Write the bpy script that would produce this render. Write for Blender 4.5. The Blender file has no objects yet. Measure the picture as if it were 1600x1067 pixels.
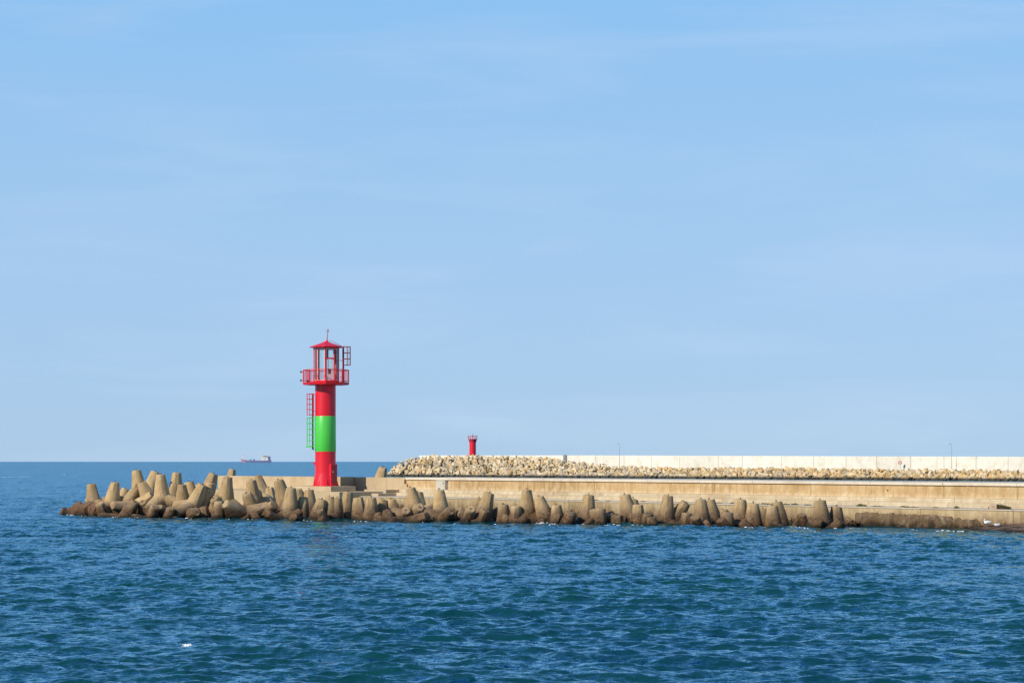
import bpy, bmesh, math, random
import numpy as np
from mathutils import Vector, Matrix, Quaternion, noise as mnoise

random.seed(7)
rng = np.random.default_rng(11)
SC = bpy.context.scene
COL = SC.collection
R = math.radians
PI = math.pi

# ------------------------------------------------------------------ camera
EYE = 4.6                      # camera height above the water
FPX = 3200.0                   # focal length in photograph pixels (1600 wide)
HZ = 721.0                     # horizon row
cam = bpy.data.cameras.new('camera')
cam_o = bpy.data.objects.new('camera', cam)
COL.objects.link(cam_o)
cam.sensor_width = 36.0
cam.lens = FPX / 1600 * 36.0
cam.shift_y = (HZ - 533.5) / 1600
cam.clip_start = 0.5
cam.clip_end = 200000
cam_o.location = (0, 0, EYE)
cam_o.rotation_euler = (PI / 2, 0, 0)
SC.camera = cam_o

# ------------------------------------------------------------------ world, sun, exposure
SUN_AZ, SUN_EL = 230.0, 31.0   # degrees clockwise from +Y, degrees up
world = bpy.data.worlds.new('World')
SC.world = world
world.use_nodes = True
wt = world.node_tree
for n in list(wt.nodes):
    wt.nodes.remove(n)
w_out = wt.nodes.new('ShaderNodeOutputWorld')
sky = wt.nodes.new('ShaderNodeTexSky')
sky.sky_type = 'NISHITA'
sky.sun_disc = False
sky.sun_elevation = R(SUN_EL)
sky.sun_rotation = R(SUN_AZ)
sky.air_density = 0.8
sky.dust_density = 0.0
sky.ozone_density = 4.0
bg1 = wt.nodes.new('ShaderNodeBackground')
bg1.inputs[1].default_value = 0.1
wt.links.new(sky.outputs[0], bg1.inputs[0])
tc = wt.nodes.new('ShaderNodeTexCoord')
sep = wt.nodes.new('ShaderNodeSeparateXYZ')
wt.links.new(tc.outputs['Generated'], sep.inputs[0])
ramp = wt.nodes.new('ShaderNodeValToRGB')
els = ramp.color_ramp.elements
stops = [(0.0, (.38, .575, .825)), (.05, (.39, .595, .855)), (.12, (.37, .60, .885)), (.22, (.29, .575, .93)),
         (.42, (.12, .335, .75)), (.7, (.05, .18, .48)), (1.0, (.035, .125, .36))]
els[0].position, els[0].color = stops[0][0], (*stops[0][1], 1)
els[1].position, els[1].color = stops[-1][0], (*stops[-1][1], 1)
for p, c in stops[1:-1]:
    e = els.new(p)
    e.color = (*c, 1)
wt.links.new(sep.outputs['Z'], ramp.inputs[0])
# thin high cirrus: stretched noise on the sky direction
mp = wt.nodes.new('ShaderNodeMapping')
mp.inputs['Rotation'].default_value = (0, R(-5), 0)
mp.inputs['Scale'].default_value = (2.4, 2.4, 15.0)
wt.links.new(tc.outputs['Generated'], mp.inputs[0])
nz = wt.nodes.new('ShaderNodeTexNoise')
nz.inputs['Scale'].default_value = 2.2
nz.inputs['Detail'].default_value = 7.0
nz.inputs['Roughness'].default_value = .55
nz.inputs['Distortion'].default_value = .4
wt.links.new(mp.outputs[0], nz.inputs[0])
mr = wt.nodes.new('ShaderNodeMapRange')
mr.inputs['From Min'].default_value = .46
mr.inputs['From Max'].default_value = .80
mr.inputs['To Max'].default_value = .42
wt.links.new(nz.outputs[0], mr.inputs[0])
mx = wt.nodes.new('ShaderNodeMix')
mx.data_type = 'RGBA'
wt.links.new(mr.outputs[0], mx.inputs['Factor'])
wt.links.new(ramp.outputs[0], mx.inputs['A'])
mx.inputs['B'].default_value = (.56, .72, .95, 1)
bg2 = wt.nodes.new('ShaderNodeBackground')
bg2.inputs[1].default_value = 1.0
wt.links.new(mx.outputs['Result'], bg2.inputs[0])
ms = wt.nodes.new('ShaderNodeMixShader')
ms.inputs[0].default_value = 0.88
wt.links.new(bg1.outputs[0], ms.inputs[1])
wt.links.new(bg2.outputs[0], ms.inputs[2])
wt.links.new(ms.outputs[0], w_out.inputs[0])

sun = bpy.data.lights.new('sun', 'SUN')
sun.energy = 4.3
sun.angle = R(0.55)
sun.color = (1.0, .91, .76)
sun_o = bpy.data.objects.new('sun', sun)
COL.objects.link(sun_o)
sdir = Vector((math.sin(R(SUN_AZ)) * math.cos(R(SUN_EL)), math.cos(R(SUN_AZ)) * math.cos(R(SUN_EL)), math.sin(R(SUN_EL))))
sun_o.rotation_euler = sdir.to_track_quat('Z', 'Y').to_euler()
sun_o.location = (-60, -60, 90)

SC.view_settings.view_transform = 'Standard'
SC.view_settings.look = 'None'
SC.view_settings.gamma = 1
SC.view_settings.exposure = 0.0
SC.view_settings.use_curve_mapping = False
SC.render.engine = 'CYCLES'
SC.cycles.max_bounces = 6
SC.cycles.transparent_max_bounces = 16
SC.cycles.caustics_reflective = False
SC.cycles.caustics_refractive = False

# ------------------------------------------------------------------ node helpers
def mat(name, rough=.8, color=(.5, .5, .5), spec=.3, metal=0.0):
    m = bpy.data.materials.new(name)
    m.use_nodes = True
    b = m.node_tree.nodes['Principled BSDF']
    b.inputs['Base Color'].default_value = (*color, 1)
    b.inputs['Roughness'].default_value = rough
    b.inputs['Specular IOR Level'].default_value = spec
    b.inputs['Metallic'].default_value = metal
    return m, m.node_tree, b

class NB:
    """tiny node-building helper"""
    def __init__(s, nt): s.nt = nt
    def add(s, t, **kw):
        n = s.nt.nodes.new(t)
        for k, v in kw.items(): setattr(n, k, v)
        return n
    def link(s, a, b): s.nt.links.new(a, b)
    def pos(s): return s.add('ShaderNodeNewGeometry').outputs['Position']
    def objco(s): return s.add('ShaderNodeTexCoord').outputs['Object']
    def mapping(s, v, scale=(1, 1, 1), rot=(0, 0, 0), loc=(0, 0, 0)):
        n = s.add('ShaderNodeMapping')
        n.inputs['Scale'].default_value = scale
        n.inputs['Rotation'].default_value = rot
        n.inputs['Location'].default_value = loc
        s.link(v, n.inputs[0])
        return n.outputs[0]
    def noise(s, v, scale, detail=4, rough=.55, dist=0):
        n = s.add('ShaderNodeTexNoise')
        n.inputs['Scale'].default_value = scale
        n.inputs['Detail'].default_value = detail
        n.inputs['Roughness'].default_value = rough
        n.inputs['Distortion'].default_value = dist
        s.link(v, n.inputs[0])
        return n.outputs[0]
    def rng(s, v, a, b, c=0, d=1):
        n = s.add('ShaderNodeMapRange')
        n.inputs['From Min'].default_value = a
        n.inputs['From Max'].default_value = b
        n.inputs['To Min'].default_value = c
        n.inputs['To Max'].default_value = d
        s.link(v, n.inputs[0])
        return n.outputs[0]
    def math(s, op, a, b=None):
        n = s.add('ShaderNodeMath', operation=op)
        for i, v in enumerate((a, b)):
            if v is None: continue
            if isinstance(v, (int, float)): n.inputs[i].default_value = v
            else: s.link(v, n.inputs[i])
        return n.outputs[0]
    def mix(s, f, a, b, mode='MIX'):
        n = s.add('ShaderNodeMix', data_type='RGBA', blend_type=mode)
        if isinstance(f, (int, float)): n.inputs['Factor'].default_value = f
        else: s.link(f, n.inputs['Factor'])
        for k, v in (('A', a), ('B', b)):
            if isinstance(v, tuple): n.inputs[k].default_value = (*v, 1)
            else: s.link(v, n.inputs[k])
        return n.outputs['Result']
    def bump(s, h, strength, dist=.05, normal=None):
        n = s.add('ShaderNodeBump')
        n.inputs['Strength'].default_value = strength
        n.inputs['Distance'].default_value = dist
        s.link(h, n.inputs['Height'])
        if normal is not None: s.link(normal, n.inputs['Normal'])
        return n.outputs[0]
    def sepz(s, v):
        n = s.add('ShaderNodeSeparateXYZ')
        s.link(v, n.inputs[0])
        return n.outputs
    def rand(s): return s.add('ShaderNodeObjectInfo').outputs['Random']

def concrete_mat(name, c1, c2, streak=(.2, .12, .05), streak_amt=.5, fine=1.0, splash=None, wet=None, boards=0.0, pale=None, rand_amt=.18, bump=.5, salt=None):
    """weathered concrete; coordinates are those of the object (metres)"""
    m, nt, b = mat(name, .88, c1, .25)
    k = NB(nt)
    oc = k.objco()
    n1 = k.noise(k.mapping(oc, (1, 1, 1)), .9, 8, .62)
    col = k.mix(k.rng(n1, .32, .68), c1, c2)
    # vertical run-off streaks
    n2 = k.noise(k.mapping(oc, (2.6 * fine, 2.6 * fine, .16 * fine)), 1.3, 6, .6)
    n3 = k.noise(oc, .16, 3)
    sf = k.math('MULTIPLY', k.rng(n2, .44, .72, 0, streak_amt), k.rng(n3, .34, .62, .15, 1))
    col = k.mix(sf, col, streak)
    if pale:
        n4 = k.noise(k.mapping(oc, (1.5, 1.5, .7)), 1.1, 7, .65)
        col = k.mix(k.rng(n4, .54, .70, 0, .75), col, pale)
    # broad patches of older, browner and newer, paler surface
    n10 = k.noise(oc, .42, 5, .6)
    col = k.mix(k.rng(n10, .50, .66, 0, .45), col, (c1[0] * .74, c1[1] * .66, c1[2] * .55))
    if salt:
        zs = k.math('ADD', k.sepz(oc)[2], k.rng(k.noise(k.mapping(oc, (1.2, 1.2, .3)), 1.6, 6, .65), .25, .75, .34, -.34))
        col = k.mix(k.rng(zs, salt + .26, salt - .12, 0, .7), col, (.70, .58, .40))
    if splash:
        zp = k.math('ADD', k.sepz(k.pos())[2], k.rng(k.noise(k.pos(), .8, 5, .65), .25, .75, .5, -.5))
        col = k.mix(k.rng(zp, 1.5, .75, 0, .65), col, splash)
        np_ = k.noise(k.pos(), 1.5, 5, .6)
        col = k.mix(k.rng(np_, .58, .68, 0, .45), col, (.56, .46, .34))
    # fine speckle
    n5 = k.noise(oc, 11, 4, .7)
    col = k.mix(k.rng(n5, .54, .70, 0, .5), col, (c1[0] * .5, c1[1] * .47, c1[2] * .42))
    r = k.rng(k.rand(), 0, 1, 1 - rand_amt, 1 + rand_amt * .4)
    col = k.mix(1.0, col, k.add_rgb(r), 'MULTIPLY')
    h = k.math('ADD', n5, k.math('MULTIPLY', n1, 1.2))
    if boards:
        wv = k.add('ShaderNodeTexWave', wave_type='BANDS', bands_direction='Z' if boards > 0 else 'X')
        wv.inputs['Scale'].default_value = abs(boards)
        wv.inputs['Distortion'].default_value = .8
        wv.inputs['Detail'].default_value = 2
        k.link(oc, wv.inputs[0])
        col = k.mix(k.rng(wv.outputs['Fac'], .70, 1.0, 0, .5), col, (c1[0] * .55, c1[1] * .5, c1[2] * .45))
        h = k.math('ADD', h, k.math('MULTIPLY', wv.outputs['Fac'], .5))
    if wet:
        z = k.sepz(k.pos())[2]
        n6 = k.noise(k.mapping(oc, (1, 1, .6)), 1.1, 6, .65)
        zz = k.math('ADD', z, k.rng(n6, .2, .8, .55, -.55))
        n9 = k.noise(oc, 2.7, 6, .7)
        col = k.mix(k.math('MULTIPLY', k.rng(zz, wet[0] + .55, wet[0] - .25, 0, .95), k.rng(n9, .3, .62, .45, 1)), col, wet[1])
        n7 = k.noise(oc, 1.9, 5)
        rust = k.math('MULTIPLY', k.rng(zz, wet[0] + .1, wet[0] - .4, 0, .6), k.rng(n7, .52, .64))
        col = k.mix(rust, col, (.19, .075, .022))
        col = k.mix(k.rng(zz, .42, .06, 0, .93), col, (.020, .017, .011))
        # gull droppings and shell grit along the tide mark
        n8 = k.noise(oc, 7, 3, .6)
        band = k.math('MULTIPLY', k.rng(zz, wet[0] + .55, wet[0], 0, 1), k.rng(zz, .25, .5, 0, 1))
        col = k.mix(k.math('MULTIPLY', band, k.rng(n8, .66, .72, 0, .8)), col, (.62, .58, .50))
    k.link(col, b.inputs['Base Color'])
    k.link(k.bump(h, bump, .04), b.inputs['Normal'])
    return m

def _add_rgb(s, v):
    n = s.add('ShaderNodeCombineColor')
    for i in range(3): s.link(v, n.inputs[i])
    return n.outputs[0]
NB.add_rgb = _add_rgb

def paint_mat(name, c, rough=.32, fade=.08):
    m, nt, b = mat(name, rough, c, .5)
    k = NB(nt)
    oc = k.objco()
    n1 = k.noise(k.mapping(oc, (1.6, 1.6, .35)), 1.4, 6, .6)
    c2 = tuple(min(1, v * .86 + fade * .25) for v in c)
    col = k.mix(k.rng(n1, .38, .68), c, c2)
    n2 = k.noise(k.mapping(oc, (3, 3, .25)), 3.0, 5, .6)
    col = k.mix(k.rng(n2, .63, .80, 0, .28), col, (c[0] * .45 + .03, c[1] * .45 + .02, c[2] * .45 + .015))
    k.link(col, b.inputs['Base Color'])
    k.link(k.rng(n1, .3, .7, rough - .05, rough + .14), b.inputs['Roughness'])
    k.link(k.bump(k.noise(oc, 1.1, 3), .12, .03), b.inputs['Normal'])
    return m

# ------------------------------------------------------------------ mesh helpers
class MB:
    def __init__(s): s.v = []; s.f = []
    def poly(s, vs, fs):
        o = len(s.v)
        s.v += [tuple(p) for p in vs]
        s.f += [tuple(i + o for i in f) for f in fs]
    def box(s, lo, hi):
        x0, y0, z0 = lo; x1, y1, z1 = hi
        s.poly([(x0, y0, z0), (x1, y0, z0), (x1, y1, z0), (x0, y1, z0), (x0, y0, z1), (x1, y0, z1), (x1, y1, z1), (x0, y1, z1)],
               [(0, 3, 2, 1), (4, 5, 6, 7), (0, 1, 5, 4), (1, 2, 6, 5), (2, 3, 7, 6), (3, 0, 4, 7)])
    def prism(s, prof, x0, x1):
        """profile of (y, z) points, anticlockwise seen from +x, extruded along x"""
        n = len(prof)
        s.poly([(x0, y, z) for y, z in prof] + [(x1, y, z) for y, z in prof],
               [tuple(reversed(range(n))), tuple(range(n, 2 * n))] + [(i, (i + 1) % n, n + (i + 1) % n, n + i) for i in range(n)])
    def lathe(s, prof, n=32, c=(0, 0, 0), cap=True, a0=0.0):
        vs, fs = [], []
        for r, z in prof:
            for i in range(n):
                a = a0 + 2 * PI * i / n
                vs.append((c[0] + r * math.cos(a), c[1] + r * math.sin(a), c[2] + z))
        for j in range(len(prof) - 1):
            for i in range(n):
                i2 = (i + 1) % n
                fs.append((j * n + i, j * n + i2, (j + 1) * n + i2, (j + 1) * n + i))
        if cap:
            fs.append(tuple(reversed(range(n))))
            fs.append(tuple((len(prof) - 1) * n + i for i in range(n)))
        s.poly(vs, fs)
    def tube(s, p0, p1, r0, r1=None, n=8):
        r1 = r0 if r1 is None else r1
        p0, p1 = Vector(p0), Vector(p1)
        d = (p1 - p0).normalized()
        a = d.orthogonal().normalized()
        b = d.cross(a)
        vs = []
        for p, r in ((p0, r0), (p1, r1)):
            for i in range(n):
                t = 2 * PI * i / n
                vs.append(p + a * math.cos(t) * r + b * math.sin(t) * r)
        s.poly(vs, [tuple(reversed(range(n))), tuple(range(n, 2 * n))] + [(i, (i + 1) % n, n + (i + 1) % n, n + i) for i in range(n)])
    def path(s, pts, r, n=6):
        for a, b in zip(pts[:-1], pts[1:]): s.tube(a, b, r, r, n)
    def build(s, name, m, parent=None, smooth=False, bevel=0.0, loc=None):
        me = bpy.data.meshes.new(name)
        me.from_pydata(s.v, [], s.f)
        if bevel:
            bm = bmesh.new(); bm.from_mesh(me)
            bmesh.ops.bevel(bm, geom=[e for e in bm.edges if e.calc_face_angle(0) > .5], offset=bevel, segments=2, affect='EDGES', profile=.6)
            bm.to_mesh(me); bm.free()
        me.materials.append(m)
        if smooth:
            me.polygons.foreach_set('use_smooth', [True] * len(me.polygons))
            me.set_sharp_from_angle(angle=R(38))
        o = bpy.data.objects.new(name, me)
        COL.objects.link(o)
        if parent: o.parent = parent
        if loc: o.location = loc
        return o

def tag(o, label=None, cat=None, group=None, kind=None):
    if label: o['label'] = label
    if cat: o['category'] = cat
    if group: o['group'] = group
    if kind: o['kind'] = kind
    return o

def empty(name, loc=(0, 0, 0), rz=0.0):
    o = bpy.data.objects.new(name, None)
    o.location = loc
    o.rotation_euler = (0, 0, rz)
    o.empty_display_size = .5
    COL.objects.link(o)
    return o

def at_depth(x, y, d):
    """world point seen at photograph pixel (x, y) at distance d"""
    return Vector(((x - 800) / FPX * d, d, EYE - (y - HZ) / FPX * d))

def interp(x, pts):
    return float(np.interp(x, [p[0] for p in pts], [p[1] for p in pts]))

def fbm(p, s, o=4):
    return mnoise.fractal(Vector(p) * s, .9, 2.0, o)

# ------------------------------------------------------------------ water
def wave_field():
    g = np.random.default_rng(5)
    N = 110
    lam = np.exp(np.linspace(np.log(.26), np.log(11.0), N)) * g.uniform(.95, 1.05, N)
    th = R(-104) + g.normal(0, 1, N) * np.interp(np.log(lam), [np.log(.26), np.log(11.)], [R(46), R(16)])
    slope = .235 * np.sqrt(2.0 / N) * np.interp(np.log(lam), np.log([.26, .5, 1.2, 2.2, 3.5, 6., 11.]), [1.2, 1.5, 1.2, .78, .50, .32, .2])
    return lam, th, slope, g.uniform(0, 2 * PI, N)
LAM, TH, SLP, PH = wave_field()

def build_water():
    # rows in world Y: fine where waves can be told apart, coarse towards the horizon
    rows = [30.0]
    while rows[-1] < 262: rows.append(rows[-1] + max(.10, .0022 * rows[-1]))
    while rows[-1] < 1500: rows.append(rows[-1] + .0031 * rows[-1])
    while rows[-1] < 90000: rows.append(rows[-1] * 1.22)
    rows = np.array([-120, -40, 0, 12, 20] + rows)
    t = np.arange(-.30, .3001, .00100)
    side = np.array([.34, .4, .5, .7, 1.0, 1.6, 2.6, 4.0])
    t = np.concatenate([-side[::-1], t, side])
    Y = np.repeat(rows[:, None], len(t), 1)
    X = t[None, :] * (np.maximum(rows, 10.0) + 34.0)[:, None]
    dY = np.gradient(rows)[:, None] * np.ones_like(X)
    dX = np.abs(np.gradient(X, axis=1))
    step = np.maximum(dY * .75, dX)
    Z = np.zeros_like(X); DX = np.zeros_like(X); DY = np.zeros_like(X)
    # slow gust patches modulate the chop
    gust = 1 + .22 * np.sin(X * .11 + Y * .05 + 1) * np.sin(Y * .07 - X * .04) + .15 * np.sin(X * .31 - Y * .12 + 2)
    gust = np.clip(gust, .55, 1.5)
    for lam, th, sl, ph in zip(LAM, TH, SLP, PH):
        w = np.clip((lam / step - 2.4) / 2.0, 0, 1)
        sel = w.max(axis=1) > 0
        if not sel.any(): continue
        k = 2 * PI / lam
        cx, cy = math.cos(th), math.sin(th)
        a = sl / k
        p = k * (X[sel] * cx + Y[sel] * cy) + ph
        ww = w[sel] * gust[sel] * a
        Z[sel] += ww * np.cos(p)
        q = .85 * ww * np.sin(p)
        DX[sel] -= q * cx
        DY[sel] -= q * cy
    V = np.stack([X + DX, Y + DY, Z], -1).reshape(-1, 3).astype(np.float32)
    nr, nc = X.shape
    i = np.arange(nr * nc).reshape(nr, nc)
    q = np.stack([i[:-1, :-1], i[:-1, 1:], i[1:, 1:], i[1:, :-1]], -1).reshape(-1, 4).astype(np.int32)
    me = bpy.data.meshes.new('water')
    me.vertices.add(len(V)); me.vertices.foreach_set('co', V.ravel())
    me.loops.add(q.size); me.loops.foreach_set('vertex_index', q.ravel())
    me.polygons.add(len(q))
    me.polygons.foreach_set('loop_start', np.arange(0, q.size, 4, dtype=np.int32))
    me.polygons.foreach_set('loop_total', np.full(len(q), 4, dtype=np.int32))
    me.polygons.foreach_set('use_smooth', np.ones(len(q), dtype=bool))
    me.update(); me.validate()
    m, nt, b = mat('sea water', .09, (.006, .05, .075), 0.0)
    b.inputs['Roughness'].default_value = .9
    k = NB(nt)
    pos = k.pos()
    n_patch = k.noise(pos, .03, 3)
    deep = k.mix(k.rng(n_patch, .35, .65), (.0045, .056, .052), (.0035, .046, .066))
    k.link(deep, b.inputs['Base Color'])
    # ripples: slopes added straight to the wave normal, so they keep their spread at any distance
    def slope(v, scale, detail, amt):
        n = k.add('ShaderNodeTexNoise')
        n.inputs['Scale'].default_value = scale
        n.inputs['Detail'].default_value = detail
        n.inputs['Roughness'].default_value = .6
        k.link(v, n.inputs[0])
        a_ = k.add('ShaderNodeVectorMath', operation='SUBTRACT')
        k.link(n.outputs['Color'], a_.inputs[0]); a_.inputs[1].default_value = (.5, .5, .5)
        m_ = k.add('ShaderNodeVectorMath', operation='MULTIPLY')
        k.link(a_.outputs[0], m_.inputs[0]); m_.inputs[1].default_value = (amt, amt, 0)
        return m_.outputs[0]
    def vadd(a_, b_):
        n = k.add('ShaderNodeVectorMath', operation='ADD')
        k.link(a_, n.inputs[0]); k.link(b_, n.inputs[1])
        return n.outputs[0]
    s1 = slope(k.mapping(pos, (1, 1.6, 1), (0, 0, R(12))), 4.6, 3, 1.2)
    s2 = slope(k.mapping(pos, (1, 1.5, 1), (0, 0, R(-20))), .6, 4, .75)
    gn = k.add('ShaderNodeNewGeometry').outputs['Normal']
    nn = k.add('ShaderNodeVectorMath', operation='NORMALIZE')
    k.link(vadd(gn, vadd(s1, s2)), nn.inputs[0])
    nb = nn.outputs[0]
    k.link(nb, b.inputs['Normal'])
    gl = k.add('ShaderNodeBsdfGlossy')
    gl.inputs['Color'].default_value = (.50, .80, 1.0, 1)
    gl.inputs['Roughness'].default_value = .07
    k.link(nb, gl.inputs['Normal'])
    fr = k.add('ShaderNodeFresnel')
    fr.inputs['IOR'].default_value = 1.27
    k.link(nb, fr.inputs['Normal'])
    mxs = k.add('ShaderNodeMixShader')
    k.link(fr.outputs[0], mxs.inputs[0])
    k.link(b.outputs[0], mxs.inputs[1]); k.link(gl.outputs[0], mxs.inputs[2])
    k.link(mxs.outputs[0], nt.nodes['Material Output'].inputs[0])
    me.materials.append(m)
    o = bpy.data.objects.new('water', me)
    COL.objects.link(o)
    tag(o, 'choppy blue sea with small green troughs reaching to the horizon', kind='structure')
    return o
build_water()

def sea_z(x, y):
    k = 2 * PI / LAM
    return float(np.sum(SLP / k * np.cos(k * (x * np.cos(TH) + y * np.sin(TH)) + PH)))

# ------------------------------------------------------------------ materials
M_PANEL = concrete_mat('tan parapet concrete', (.49, .32, .145), (.61, .45, .25), (.27, .15, .055), .95, pale=(.70, .58, .40), rand_amt=.08, salt=2.02)
M_HEADWALL = concrete_mat('board marked headwall concrete', (.56, .43, .26), (.62, .49, .32), (.40, .28, .15), .4, boards=-2.2, rand_amt=.08)
M_STEP = concrete_mat('pale step concrete', (.54, .43, .27), (.66, .56, .39), (.36, .25, .13), .85, boards=2.6, pale=(.74, .66, .50), rand_amt=.12)
M_COPING = concrete_mat('coping concrete', (.68, .59, .46), (.76, .68, .55), (.45, .35, .24), .4, rand_amt=.07)
M_STONE = concrete_mat('tan plinth concrete', (.55, .43, .27), (.63, .52, .36), (.34, .23, .12), .6, boards=1.6, rand_amt=.08)
M_WALK = concrete_mat('walkway concrete', (.55, .47, .36), (.62, .54, .42), (.4, .3, .2), .3, rand_amt=.08)
M_QUAY = concrete_mat('quay face concrete', (.48, .36, .20), (.58, .46, .28), (.22, .135, .06), .95, wet=(.62, (.13, .072, .036)), rand_amt=.10)
M_FOOT = concrete_mat('eroded footing concrete', (.17, .11, .06), (.28, .20, .12), (.06, .04, .02), .8, wet=(.45, (.08, .048, .024)), pale=(.52, .44, .33), rand_amt=.1, bump=1.0)
M_RAMP = concrete_mat('wet ramp concrete', (.20, .125, .085), (.27, .18, .125), (.09, .05, .035), .6, wet=(.12, (.09, .06, .04)), pale=(.36, .28, .21), bump=.9)
M_TETRA = concrete_mat('tetrapod concrete', (.48, .325, .155), (.64, .475, .265), (.24, .14, .06), 1.0, fine=1.7, splash=(.30, .205, .135), wet=(.80, (.085, .044, .022)), rand_amt=.30, bump=1.0)
M_WHITEWALL = concrete_mat('white breakwater wall', (.82, .79, .68), (.86, .83, .74), (.62, .56, .44), .6, rand_amt=.10, bump=.15)
M_CORE, _, _ = mat('joint shadow concrete', .9, (.12, .10, .075))
M_RED = paint_mat('red tower paint', (.80, .004, .022), fade=.03)
M_GREEN = paint_mat('green tower paint', (.085, .64, .07), fade=.03)
M_DKRED = paint_mat('dark red ladder paint', (.36, .012, .028), .45)
M_WHITE = paint_mat('white frame paint', (.80, .80, .76), .4)
M_GREY = paint_mat('grey cabinet paint', (.56, .52, .43), .5)
M_STEEL, _, _ = mat('grey galvanised steel', .5, (.25, .27, .30), .5, .3)
M_DARK, _, _ = mat('dark metal and ladder shade', .5, (.03, .03, .035), .4)
M_RUST, _, _ = mat('rusty steel', .85, (.16, .07, .03))
M_FOAM, _, _ = mat('sea foam', .7, (.84, .87, .88))
M_BIRD, _, _ = mat('white feathers', .8, (.86, .86, .85))
M_BEAK, _, _ = mat('orange beak', .5, (.6, .18, .02))

def glass_mat():
    m = bpy.data.materials.new('lantern glass')
    m.use_nodes = True
    nt = m.node_tree
    for n in list(nt.nodes): nt.nodes.remove(n)
    k = NB(nt)
    out = k.add('ShaderNodeOutputMaterial')
    tr = k.add('ShaderNodeBsdfTransparent'); tr.inputs[0].default_value = (.92, .98, .97, 1)
    gl = k.add('ShaderNodeBsdfGlossy'); gl.inputs['Roughness'].default_value = .03
    fr = k.add('ShaderNodeFresnel'); fr.inputs[0].default_value = 1.5
    mxs = k.add('ShaderNodeMixShader')
    k.link(k.math('MULTIPLY', fr.outputs[0], 1.6), mxs.inputs[0])
    k.link(tr.outputs[0], mxs.inputs[1]); k.link(gl.outputs[0], mxs.inputs[2])
    k.link(mxs.outputs[0], out.inputs[0])
    return m
M_GLASS = glass_mat()

# ------------------------------------------------------------------ the pier (local x along the quay towards the right, local y away from the viewer, z up)
U = Vector((.656, -.7546)); W = Vector((.7546, .656))
PY0 = 175.1
def pier_a(x, p):
    k = (x - 800) / FPX
    return (k * (PY0 + W.y * p) - W.x * p) / (U.x - U.y * k)
def pier_pt(a, p, z=0.0):
    return Vector((U.x * a + W.x * p, PY0 + U.y * a + W.y * p, z))

pier = empty('pier', (0, PY0, 0), math.atan2(U.y, U.x))
tag(pier, 'long tan concrete pier with parapet wall and pale stepped walkway, carrying the tall lighthouse', 'pier')
HEAD_P = 2.6
A_END = pier_a(340, HEAD_P)
A_CORNER = pier_a(533, HEAD_P)
A_RIGHT = 92.0
A_HEAD = pier_a(530, -2.5)       # right end of the raised head platform
A_STEPS = pier_a(630, 4.0)
# solid body behind the facing pieces (seen only in the joints and on top)
mb = MB()
mb.prism([(4.36, -2), (10.9, -2), (10.9, 2.86), (4.36, 2.86)], A_END + .05, A_RIGHT)
mb.prism([(.06, -2), (4.36, -2), (4.36, 1.33), (.06, 1.33)], A_HEAD + .05, A_RIGHT)
mb.build('pier_core', M_CORE, pier)

# quay face blocks and walkway slabs
a = A_HEAD
i = 0
while a < A_RIGHT:
    L = 7.4 + random.uniform(-.4, .4)
    b_ = a + L
    off = random.uniform(-.02, .02)
    m1 = MB(); m1.box((a + .012, off, -2), (b_ - .012, .5, 1.30)); m1.build('quay_block', M_QUAY, pier, bevel=.03)
    m2 = MB(); m2.box((a + .01, -.05 + off, 1.303), (b_ - .01, 2.98, 1.375 + random.uniform(0, .012))); m2.build('walkway_slab', M_WALK, pier, bevel=.015)
    if a > A_STEPS - 3:
        m3 = MB(); m3.prism([(2.985, 1.34), (3.7, 1.34), (3.7, 1.69), (3.12, 1.69)], max(a, A_STEPS) + .01, b_ - .01); m3.build('lower_step', M_STEP, pier, bevel=.02)
        m4 = MB(); m4.prism([(3.703, 1.34), (4.4, 1.34), (4.4, 2.03), (3.86, 2.01)], max(a, A_STEPS) + .01, b_ - .01); m4.build('upper_step', M_STEP, pier, bevel=.02)
    a = b_
    i += 1
# parapet panels and coping
a = A_END
while a < A_CORNER - .1:
    b_ = min(a + 5.6 + random.uniform(-.4, .4), A_CORNER)
    if A_CORNER - b_ < 1.5: b_ = A_CORNER
    off = random.uniform(-.012, .012)
    m1 = MB(); m1.box((a + .012, HEAD_P + off, 1.2), (b_ - .012, 4.17, 3.12)); m1.build('headwall_panel', M_HEADWALL, pier, bevel=.03)
    a = b_
a = A_CORNER - .6
while a < A_RIGHT:
    L = 6.2 + random.uniform(-.5, .5)
    b_ = a + L
    if a < A_STEPS < b_ + 2: b_ = A_STEPS + .3
    plain = a < A_STEPS
    off = random.uniform(-.015, .015)
    m1 = MB(); m1.box((a + .006, 4.2 + off * .4, 1.2), (b_ - .006, 4.75, 3.09 if plain else 2.90))
    m1.build('parapet_panel', M_HEADWALL if plain else M_PANEL, pier, bevel=.025)
    if not plain:
        m2 = MB(); m2.box((a + .01, 4.06 + off * .5, 2.903), (b_ - .01, 11.0, 3.10 + random.uniform(0, .012))); m2.build('coping_slab', M_COPING, pier, bevel=.03)
    a = b_
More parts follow.
